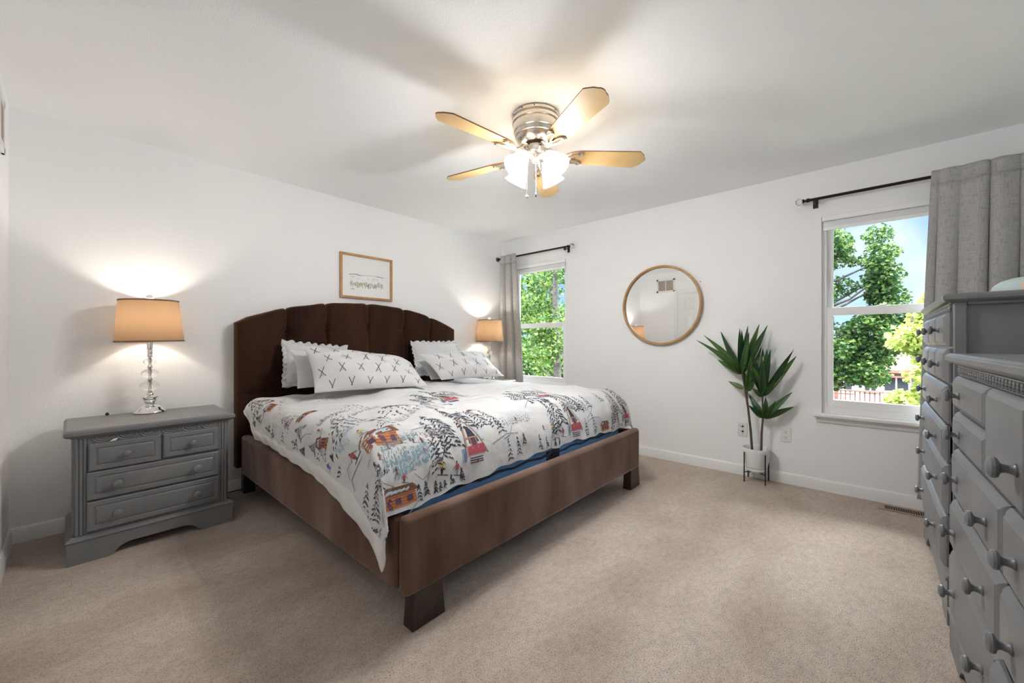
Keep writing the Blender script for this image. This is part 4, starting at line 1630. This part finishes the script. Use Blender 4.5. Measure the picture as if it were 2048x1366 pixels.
def table_lamp(label, loc, tilt=0.):
    t = thing('table_lamp', label, 'lamp', loc, 0, 'crystal ball bedside lamps')
    g = G()
    g.lathe([(.074, 0), (.078, .004), (.077, .010), (.071, .017), (.069, .020), (.064, .024), (.060, .034), (.050, .041), (.034, .044), (.026, .050), (.024, .062),
             (.027, .070), (.034, .076), (.031, .082), (.034, .090), (.046, .098), (.046, .101), (.026, .103), (.019, .110), (.020, .118), (.015, .126)], seg=40)
    g.obj('base', M['chrome'], t, smooth=40)
    g = G()
    g.lathe([(.006, .11), (.006, .462)], seg=12)
    for z in (.126, .207, .283, .352):
        g.lathe([(.010, z - .004), (.014, z - .001), (.0145, z + .004), (.010, z + .007), (.013, z + .011), (.010, z + .016)], seg=20)
    g.lathe([(.011, .366), (.013, .372), (.013, .392), (.011, .398), (.015, .402), (.015, .452), (.010, .456)], seg=20)
    g.obj('stem', M['chrome'], t, smooth=40)
    for (zc, rx, rz) in ((.170, .046, .034), (.247, .041, .030), (.319, .031, .024)):
        g = G()
        prof = []
        n = 16
        for k in range(n + 1):
            a = -pi / 2 + pi * k / n
            prof.append((max(.0072, rx * cos(a)), zc + rz * sin(a)))
        prof += [(.0072, zc)]
        g.lathe(prof, seg=36, caps=False)
        g.obj('crystal_ball', M['crystal'], t, smooth=80)
    # shade
    sh = Matrix.Rotation(tilt, 4, 'Y')
    g = G()
    n = 64
    zb, zt, rb, rt = .446, .708, .166, .143
    prof = [(rb, zb), (rt, zt)]
    v, f = [], []
    for (r_, z) in prof:
        for k in range(n):
            a = 2 * pi * k / n
            v.append(sh @ Vector((r_ * cos(a), r_ * sin(a), z - .58)) + Vector((0, 0, .58)))
    for k in range(n):
        f.append((k, (k + 1) % n, n + (k + 1) % n, n + k))
    g.add(v, f)
    so = g.obj('lamp_shade', M['lampshade'], t, smooth=60)
    g = G()
    for (r_, za, zc_) in ((rb, zb, zb + .009), (rt, zt - .009, zt)):
        rr = lambda z: lerp(rb, rt, (z - zb) / (zt - zb)) + .0016
        v, f = [], []
        for (q, z) in ((rr(za), za), (rr(zc_), zc_), (rr(zc_) - .004, zc_), (rr(za) - .004, za)):
            for k in range(n):
                a = 2 * pi * k / n
                v.append(sh @ Vector((q * cos(a), q * sin(a), z - .58)) + Vector((0, 0, .58)))
        for i in range(4):
            for k in range(n):
                f.append((i * n + k, i * n + (k + 1) % n, ((i + 1) % 4) * n + (k + 1) % n, ((i + 1) % 4) * n + k))
        g.add(v, f)
    g.obj('shade_trim', M['shade_trim'], so, smooth=60)
    g = G()
    for k in range(3):
        a = 2 * pi * k / 3
        g.tube([(0, 0, .700), (rt * .96 * cos(a), rt * .96 * sin(a), .700)], .0014, 6)
    g.tube([(.0, 0, .456), (.032, 0, .50), (.045, 0, .58), (.028, 0, .66), (0, 0, .70)], .0016, 6)
    g.tube([(.0, 0, .456), (-.032, 0, .50), (-.045, 0, .58), (-.028, 0, .66), (0, 0, .70)], .0016, 6)
    g.obj('harp', M['nickel'], t)
    g = G(); g.lathe([(.006, .70), (.006, .708), (.013, .712), (.017, .722), (.0165, .734), (.010, .742), (0, .744)], seg=24)
    g.obj('finial', M['pot'], t, smooth=60)
    g = G(); g.lathe([(.012, .455), (.013, .48), (.024, .52), (.028, .545), (.022, .572), (0, .582)], seg=20)
    bo = g.obj('bulb', M['bulb'], t, smooth=60)
    point('lamp_light', t, (0, 0, .59), LAMP_W, (1.0, .91, .79), .03)
    return t


table_lamp('lit lamp with crystal balls and tan shade on the nightstand left of the bed', (-3.455, -.185, .683), R(-1.2))
table_lamp('lit lamp with crystal balls and tan shade beside the curtain', (-.428, -.20, .683))


# ================================================================ ceiling fan
def ceiling_fan():
    t = thing('ceiling_fan', 'brushed nickel ceiling fan with five maple blades and four lit glass shades', 'ceiling fan', (-1.994, -2.132, H))
    g = G()
    g.lathe([(.132, 0), (.137, -.006), (.137, -.020), (.132, -.024), (.134, -.030), (.137, -.034), (.137, -.050), (.131, -.055), (.133, -.060),
             (.133, -.066), (.128, -.098), (.124, -.101), (.126, -.106), (.119, -.124), (.114, -.127), (.116, -.131), (.104, -.150), (.088, -.163), (.070, -.168)], seg=56)
    g.obj('motor_housing', M['nickel'], t, smooth=30)
    for a in (R(215), R(150), R(185), R(270)):
        g = G()
        g.lathe([(.0035, 0), (.0035, .003)], (.1355 * cos(a), .1355 * sin(a), -.012), (cos(a), sin(a), 0), 8)
        g.obj('screw', M['slot'], t)
    g = G(); g.lathe([(.066, -.166), (.066, -.178)], seg=40)
    g.obj('flywheel', M['leg'], t)
    g = G()
    g.lathe([(.052, -.176), (.060, -.180), (.060, -.196), (.066, -.200), (.066, -.220), (.058, -.230), (.040, -.238), (.022, -.244), (.020, -.262), (.012, -.272), (0, -.276)], seg=40)
    sw = g.obj('switch_housing', M['nickel'], t, smooth=35)
    g = G()
    cd = Vector((-.7487, -.6629, 0))
    g.lathe([(.017, 0), (.017, .004), (.013, .006), (0, .006)], cd * .0645 + Vector((0, 0, -.209)), cd, 20)
    g.obj('emblem', M['chrome'], sw)
    # blades
    zb = -.228
    R0, R1 = .165, .655
    for k in range(5):
        a = R(-115.7 + 72 * k)
        rot = Matrix.Rotation(a, 4, 'Z') @ Matrix.Translation((0, 0, zb)) @ Matrix.Rotation(R(-12), 4, 'X')
        w0, w1 = .056, .071
        out = [(R0 + .02, -.030), (R0, -.012), (R0, .012), (R0 + .02, .030), (R0 + .05, .046), (R0 + .09, w0)]
        out += [(R1 - .055, w1), (R1 - .048, w1 - .003), (R1 - .018, .040), (R1 - .013, .030), (R1 - .010, .022), (R1 - .002, .012), (R1, .0), (R1 - .002, -.012), (R1 - .010, -.022), (R1 - .013, -.030), (R1 - .018, -.040), (R1 - .048, -w1 + .003), (R1 - .055, -w1)]
        out += [(R0 + .09, -w0), (R0 + .05, -.046)]
        n = len(out)
        g = G()
        v = [rot @ Vector((x, y, .0032)) for x, y in out] + [rot @ Vector((x, y, -.0032)) for x, y in out]
        g.add(v, [tuple(range(n)), tuple(range(2 * n - 1, n - 1, -1))], 0)
        g.f += [(i, i + n, (i + 1) % n + n, (i + 1) % n) for i in range(n)]
        g.m += [1] * n
        bo = g.obj('blade', [M['blade'], M['blade_edge']], t, smooth=0)
        # scrolled blade iron beneath the blade
        g = G()
        r2 = Matrix.Rotation(a, 4, 'Z')
        P = lambda x, y, z: (r2 @ Vector((x, y, z)))
        Q = lambda x, y, z=-.008: (rot @ Vector((x, y, z)))
        g.tube([P(.055, 0, -.186), P(.090, 0, -.192), P(.120, 0, -.222), P(.150, 0, zb - .012), Q(.185, 0)], [.011, .010, .009, .010, .009], 10)
        for s in (-1, 1):
            g.tube([Q(.150, 0), Q(.178, s * .020), Q(.205, s * .036), Q(.235, s * .040), Q(.258, s * .030), Q(.270, s * .040), Q(.262, s * .052), Q(.246, s * .050)],
                   [.007, .0075, .007, .006, .0065, .006, .005, .004], 8)
            g.tube([Q(.180, 0), Q(.215, s * .010), Q(.245, s * .016), Q(.262, s * .028)], [.006, .006, .005, .005], 8)
        for (x, y) in ((.205, .0), (.262, .040), (.262, -.040)):
            g.lathe([(.006, .0), (.006, .004), (0, .006)], Q(x, y, -.012), rot.to_3x3() @ Vector((0, 0, -1)), 10)
        g.obj('blade_iron', M['nickel'], bo, smooth=60)
    # light kit
    base = math.atan2(cd.y, cd.x)
    for k in range(4):
        a = base + R(45) + k * pi / 2
        d = Vector((cos(a), sin(a), 0))
        ax = (d * .62 + Vector((0, 0, -.78))).normalized()
        p0 = d * .016 + Vector((0, 0, -.250))
        p1 = d * .070 + Vector((0, 0, -.222))
        p2 = p1 + ax * .020
        g = G()
        g.tube([p0, d * .044 + Vector((0, 0, -.228)), p1, p2], [.008, .007, .008, .012], 10)
        g.lathe([(.012, 0), (.021, .004), (.022, .030), (.018, .032)], p2 - ax * .008, ax, 20)
        arm = g.obj('lamp_arm', M['nickel'], t, smooth=50)
        q = p2 + ax * .012
        g = G()
        prof = [(.022, 0), (.026, .008), (.034, .024), (.043, .044), (.049, .064), (.053, .084), (.059, .102), (.067, .116), (.070, .120),
                (.067, .1185), (.057, .103), (.050, .084), (.046, .064), (.040, .044), (.031, .024), (.023, .010)]
        g.lathe(prof, q, ax, 40, caps=False)
        so = g.obj('glass_shade', M['fanglass'], arm, smooth=80)
        g = G(); g.lathe([(.010, 0), (.012, .02), (.022, .045), (.026, .062), (.020, .080), (0, .088)], q, ax, 18)
        g.obj('bulb', M['bulb'], arm, smooth=60)
        point('fan_light', t, q + ax * .112, FAN_W, (.985, .99, 1.0), .035)
    # pull chains
    for (off, L, kind) in ((Vector((-.045, .028, 0)), .235, 0), (Vector((-.036, -.030, 0)), .232, 1)):
        top = off + Vector((0, 0, -.236))
        n = int(L / .006)
        g = G()
        g.tube([top, top + Vector((0, 0, -L))], .0012, 6)
        for i in range(n):
            g.lathe([(0, .0018), (.0018, 0), (0, -.0018)], top + Vector((0, 0, -.006 * i)), (0, 0, 1), 6)
        ch = g.obj('pull_chain', M['nickel'], t)
        e = top + Vector((0, 0, -L))
        g = G()
        if kind == 0:
            g.lathe([(.003, .010), (.006, .007), (.0095, 0), (.0095, -.004), (.006, -.011), (0, -.013)], e, (0, 0, 1), 16)
            g.obj('pull_knob', M['chrome'], ch, smooth=60)
        else:
            g.lathe([(.002, .010), (.0045, .006), (.005, -.012), (.003, -.016), (0, -.017)], e, (0, 0, 1), 12)
            g.obj('pull_knob', M['leg'], ch, smooth=60)


ceiling_fan()


# ================================================================ potted plant
def plant():
    cx, cy_ = -.100, -.0
    t = thing('potted_plant', 'tall artificial plant in a white pot on a black wire stand', 'plant', (-.100, -2.918, 0))
    g = G()
    pr = [(.070, .112), (.074, .114), (.086, .17), (.094, .24), (.0985, .268), (.0965, .272), (.092, .266), (.086, .20), (.080, .17), (0, .168)]
    g.lathe(pr, seg=56)
    g.obj('pot', M['pot'], t, smooth=50)
    g = G(); g.lathe([(0, .084), (.066, .084), (.074, .089), (.078, .108), (.076, .111), (.070, .108), (0, .106)], seg=48)
    g.obj('saucer', M['pot'], t, smooth=50)
    g = G(); g.lathe([(.0, .205), (.084, .205)], seg=32)
    g.lathe([(.0865, .203), (.0, .207)], seg=32)
    g.obj('soil', M['soil'], t)
    st = bpy.data.objects.new('wire_stand', None)
    COL.objects.link(st)
    st.parent = t
    h = .0725
    for (sx, sy) in ((-1, 1), (-1, -1), (1, 1), (1, -1)):
        x, y = sx * h, sy * h
        g = G(); g.box(x - .0042, x + .0042, y - .0042, y + .0042, 0, .238)
        g.obj('leg', M['black'], st, bevel=.001, seg=1)
    g = G()
    for s in (-1, 1):
        g.tube([(-h, -h * s, .078), (h, h * s, .078)], .0042, 8)
    g.obj('cross_brace', M['black'], st)
    # everything below is in room coordinates minus the root
    O = Vector((-.100, -2.918, 0))
    def stem(pts, r0, r1):
        g = G()
        P = [Vector(p) - O for p in pts]
        S = []
        for i in range(len(P) - 1):
            for k in range(5):
                S.append(P[i].lerp(P[i + 1], k / 5))
        S.append(P[-1])
        n = len(S)
        g.tube(S, [lerp(r0, r1, i / (n - 1)) * (1 + .06 * (i % 2)) for i in range(n)], 10)
        g.obj('stem', M['bark'], t, smooth=60)
    stem([(-.112, -2.893, .20), (-.112, -2.880, .40), (-.112, -2.862, .585), (-.112, -2.832, .79), (-.112, -2.813, .90)], .0095, .006)
    stem([(-.112, -2.864, .575), (-.115, -2.855, .66), (-.12, -2.858, .76)], .007, .005)
    stem([(-.108, -2.952, .20), (-.11, -2.956, .40), (-.11, -2.965, .53), (-.112, -2.962, .66), (-.115, -2.961, .73)], .0085, .005)
    crowns = [
        ((-.112, -2.812, .862), [(-.10, -2.518, 1.188), (-.16, -2.477, 1.143), (-.06, -2.646, 1.216), (-.19, -2.817, 1.235), (-.20, -2.876, 1.257), (-.10, -2.939, 1.272),
                               (-.05, -2.988, 1.265), (-.17, -2.879, 1.205), (-.07, -2.623, .972), (-.21, -2.706, 1.003), (-.23, -2.839, 1.223), (-.17, -2.982, 1.219)]),
        ((-.112, -2.829, .742), [(-.08, -2.711, .795)]),
        ((-.12, -2.858, .728), [(-.10, -2.823, .906), (-.22, -2.901, 1.023), (-.05, -2.946, 1.09), (-.19, -2.901, .966), (-.17, -2.916, .818), (-.08, -2.838, .823)]),
        ((-.115, -2.961, .692), [(-.20, -2.84, .957), (-.17, -2.895, 1.068), (-.05, -2.954, 1.075), (-.10, -2.991, 1.075), (-.16, -3.024, 1.07), (-.15, -3.172, 1.072),
                               (-.07, -3.18, 1.019), (-.21, -3.064, .838), (-.15, -2.898, .756), (-.24, -2.979, 1.009), (-.19, -2.904, .939)]),
        ((-.11, -2.966, .520), [(-.06, -2.858, .696), (-.20, -2.901, .644), (-.15, -2.872, .615), (-.22, -2.999, .702), (-.20, -3.062, .677), (-.07, -3.097, .666),
                              (-.10, -3.156, .74), (-.06, -3.164, .624), (-.19, -2.94, .60)]),
    ]
    rnd = random.Random(5)
    lm = [M['leaf_a'], M['leaf_b'], M['leaf_c']]
    for b, tips in crowns:
        b = Vector(b) - O
        for i, tp in enumerate(tips):
            tp = Vector(tp) - O
            L = (tp - b).length
            d = (tp - b).normalized()
            view = Vector((-.75, -.45, .35)).normalized()
            side = d.cross(view).normalized()
            nrm = side.cross(d).normalized()
            twist = Matrix.Rotation(rnd.uniform(-.5, .5), 3, d)
            side, nrm = twist @ side, twist @ nrm
            wmax = min(.027, .016 + .042 * L) * rnd.uniform(.85, 1.1)
            bend = rnd.uniform(-.02, .035) * (L / .4)
            n = 14
            g = G()
            v, f = [], []
            for k in range(n + 1):
                s = k / n
                p = b.lerp(tp, s) + nrm * bend * sin(pi * s)
                w = wmax * (max(0, sin(pi * s ** .62)) ** .85) if s < 1 else 0
                w = max(w, .0028 * (1 - s) + .0004)
                rip = .0022 * sin(9 * s + i)
                v += [p - side * w + nrm * (w * .34 + rip), p - side * w * .5 + nrm * w * .13, p - nrm * .0006, p + side * w * .5 + nrm * w * .13, p + side * w + nrm * (w * .34 - rip)]
            for k in range(n):
                for q in range(4):
                    f.append((k * 5 + q, k * 5 + q + 1, (k + 1) * 5 + q + 1, (k + 1) * 5 + q))
            g.add(v, f)
            lo = g.obj('leaf', rnd.choice(lm), t, smooth=60, fix=False)
            so = lo.modifiers.new('thick', 'SOLIDIFY')
            so.thickness = .0012


M['leaf_a'] = mat('plant_leaf', (.045, .12, .028), .36, noise=(30, (.055, .13, .03), .4, .7), trans=(.12, (.10, .22, .03)))
M['leaf_b'] = mat('plant_leaf_dark', (.024, .080, .026), .34, noise=(30, (.03, .09, .03), .4, .7), trans=(.1, (.06, .16, .03)))
M['leaf_c'] = mat('plant_leaf_light', (.065, .13, .022), .38, noise=(30, (.10, .18, .03), .4, .7), trans=(.14, (.16, .26, .04)))
plant()

# ================================================================ outside, seen through the windows (the room is upstairs)
GZ = -2.9
g = G(); g.box(.3, 60, -40, 40, GZ - .2, GZ)
lawn = g.obj('ground_lawn', mat('lawn', (.07, .085, .045), .9, noise=(1.2, (.10, .11, .07), .4, .6)), None, smooth=0)
lawn['kind'] = 'structure'

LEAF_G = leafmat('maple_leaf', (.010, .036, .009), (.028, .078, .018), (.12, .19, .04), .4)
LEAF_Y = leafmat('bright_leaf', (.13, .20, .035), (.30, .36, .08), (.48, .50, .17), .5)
LEAF_S = leafmat('lime_maple_leaf', (.014, .046, .008), (.042, .105, .016), (.18, .25, .05), .45)  # yellower green for the trees by the bed window
BARK = mat('tree_bark', (.06, .053, .046), .9, bump=(18, .8, .03, 4), noise=(9, (.11, .10, .09), .4, .7))


def tree_thing(label, base, blobs, n, size, leaf, trunk_r, top, seed, limbs=10, group='trees beyond the windows', name='leafy_tree', up=.55):
    """blobs: (x, y, z, rx, ry, rz) puffs of foliage in room coordinates"""
    t = thing(name, label, 'tree', (base[0], base[1], GZ), 0, group)
    O = Vector((base[0], base[1], GZ))
    rnd = random.Random(seed)
    g = G()
    pts = [Vector((0, 0, 0)), Vector((.05, .03, (top[2] - GZ) * .35)), Vector((-.04, .05, (top[2] - GZ) * .7)), Vector(top) - O]
    g.tube(pts, [trunk_r, trunk_r * .85, trunk_r * .6, trunk_r * .25], 12)
    g.obj('trunk', BARK, t, smooth=60)
    vol = [b[3] * b[4] * b[5] for b in blobs]
    g = G()
    for i in range(limbs):
        b = rnd.choice(blobs)
        c = Vector(b[:3]) - O
        s = Vector((0, 0, max(.6, min((top[2] - GZ) * .85, c.z - rnd.uniform(.5, 1.2)))))
        mid = s.lerp(c, .5) + Vector((rnd.uniform(-.2, .2), rnd.uniform(-.2, .2), -.12))
        g.tube([s, mid, c], [trunk_r * .35, trunk_r * .22, .012], 7)
    g.obj('branches', BARK, t, smooth=60)
    g = G()
    tot = sum(v_ ** .67 for v_ in vol)
    for b, v_ in zip(blobs, vol):
        k = int(n * v_ ** .67 / tot)
        for _ in range(k):
            while True:
                p = Vector((rnd.gauss(0, 1), rnd.gauss(0, 1), rnd.gauss(0, 1)))
                if p.length > 1e-3: break
            p = p.normalized() * (rnd.random() ** .45)
            c = Vector((b[0] + p.x * b[3], b[1] + p.y * b[4], b[2] + p.z * b[5])) - O
            s = size * rnd.uniform(.65, 1.3)
            d = Vector((rnd.gauss(0, 1), rnd.gauss(0, 1), rnd.gauss(-.3, .5))).normalized()
            nrm = (Vector((rnd.gauss(0, .6), rnd.gauss(0, .6), up)) + p * .5).normalized()
            sd = d.cross(nrm)
            if sd.length < 1e-3: continue
            sd.normalize()
            q = sd.cross(d)
            lift = q * s * .16
            # lobed leaf: two halves folded on the midrib
            v = [c - d * s * .5, c - sd * s * .34 + lift - d * s * .18, c - sd * s * .46 + lift + d * s * .12, c - sd * s * .16 + d * s * .16,
                 c + d * s * .58, c + sd * s * .16 + d * s * .16, c + sd * s * .46 + lift + d * s * .12, c + sd * s * .34 + lift - d * s * .18]
            g.add(v, [(0, 1, 2, 3), (0, 3, 4), (0, 4, 5), (0, 5, 6, 7)])
    g.obj('foliage', leaf, t, smooth=0, fix=False)
    return t


def puffs(c, r, n, seed, pr=(.5, .8), flat=.75):
    rnd = random.Random(seed)
    out = []
    for _ in range(n):
        p = Vector((rnd.gauss(0, 1), rnd.gauss(0, 1), rnd.gauss(0, 1))).normalized() * (rnd.random() ** .4)
        q = rnd.uniform(*pr)
        out.append((c[0] + p.x * r[0], c[1] + p.y * r[1], c[2] + p.z * r[2], q, q, q * flat))
    return out


# close maple outside the window by the bed
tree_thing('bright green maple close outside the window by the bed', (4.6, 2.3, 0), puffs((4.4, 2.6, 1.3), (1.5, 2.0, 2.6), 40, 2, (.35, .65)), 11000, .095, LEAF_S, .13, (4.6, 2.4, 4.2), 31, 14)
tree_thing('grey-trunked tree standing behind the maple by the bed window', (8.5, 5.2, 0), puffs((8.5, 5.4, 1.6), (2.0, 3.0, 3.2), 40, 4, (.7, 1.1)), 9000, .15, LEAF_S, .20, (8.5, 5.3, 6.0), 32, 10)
# large maple filling the left of the window by the dresser
B = puffs((11.0, -2.3, 1.2), (1.6, 1.05, 2.2), 30, 7, (.35, .75)) + puffs((11.2, -2.75, 3.6), (1.2, .75, 1.6), 24, 8, (.25, .5)) \
    + puffs((11.2, -4.02, 3.1), (.9, .36, 1.25), 26, 9, (.16, .40)) + puffs((11.2, -3.95, 1.7), (1.0, .80, .8), 24, 15, (.22, .5)) + puffs((11.3, -3.4, .55), (1.1, .85, .62), 20, 10, (.35, .55))
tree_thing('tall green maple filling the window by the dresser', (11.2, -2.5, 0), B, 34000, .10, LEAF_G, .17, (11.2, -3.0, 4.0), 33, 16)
# sunlit tree at the right of that window, nearer
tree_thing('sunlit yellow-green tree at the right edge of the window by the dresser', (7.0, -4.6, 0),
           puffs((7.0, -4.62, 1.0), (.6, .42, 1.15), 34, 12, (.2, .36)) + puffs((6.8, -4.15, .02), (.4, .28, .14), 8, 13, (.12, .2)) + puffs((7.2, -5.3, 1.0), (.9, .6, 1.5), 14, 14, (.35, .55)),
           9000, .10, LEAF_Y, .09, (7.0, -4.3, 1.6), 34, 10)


# neighbouring house and its deck
def house():
    t = thing('neighbor_house', 'pale neighboring house with brown roof beyond the trees', 'house', (22, -3.5, GZ))
    white = mat('pale_siding', (.26, .285, .33), .8, bump=(3, .2, .02, 2))
    g = G(); g.box(0, 8, -7, 7, 0, 2.62)
    g.obj('walls', white, t, smooth=0)
    g = G()
    g.prism([(-.6, 2.58), (4, 3.7), (8.6, 2.58), (8.6, 2.72), (4, 3.84), (-.6, 2.72)], 'y', -7.5, 7.5)
    g.obj('roof', mat('brown_shingles', (.17, .09, .06), .9, noise=(12, (.12, .065, .045), .4, .6)), t, smooth=0)
    for (y, w_, z, h) in ((.55, .32, 1.55, .95), (-.45, .2, 1.65, .7), (-1.35, .4, 1.7, .62), (3.4, .7, 1.3, 1.1)):
        g = G()
        g.box(-.06, .0, y - w_ - .1, y + w_ + .1, z - .1, z + h + .1)
        wf = g.obj('window', M['trim'], t, smooth=0)
        g = G()
        g.box(-.075, -.055, y - w_, y - .03, z, z + h)
        g.box(-.075, -.055, y + .03, y + w_, z, z + h)
        g.obj('pane', mat('dark_glazing', (.03, .04, .055), .1), wf, smooth=0)


house()


def deck():
    t = thing('neighbor_deck', 'brown wooden deck railing of the neighboring house', 'deck', (17.0, -3.5, GZ))
    cedar = mat('cedar_stain', (.10, .034, .018), .75, noise=(8, (.14, .052, .03), .4, .6))
    zt = 2.085
    g = G(); g.box(0, 4.9, -6, 6, .95, 1.10)
    g.obj('deck_floor', cedar, t, smooth=0)
    g = G(); g.box(-.03, .11, -6, 6, zt - .05, zt)
    g.obj('top_rail', cedar, t, smooth=0)
    g = G(); g.box(.0, .06, -6, 6, 1.18, 1.23)
    g.obj('bottom_rail', cedar, t, smooth=0)
    for y in (.66, -1.5, -3.6, 2.8, 4.9):
        g = G(); g.box(-.02, .10, y - .06, y + .06, 0, zt + (.36 if 0 < y < 1 else .02))
        g.obj('post', cedar, t, smooth=0)
    y = -3.4
    while y < 3.2:
        g = G(); g.box(.02, .055, y - .019, y + .019, 1.22, zt - .04)
        g.obj('baluster', cedar, t, smooth=0)
        y += .145
    

deck()
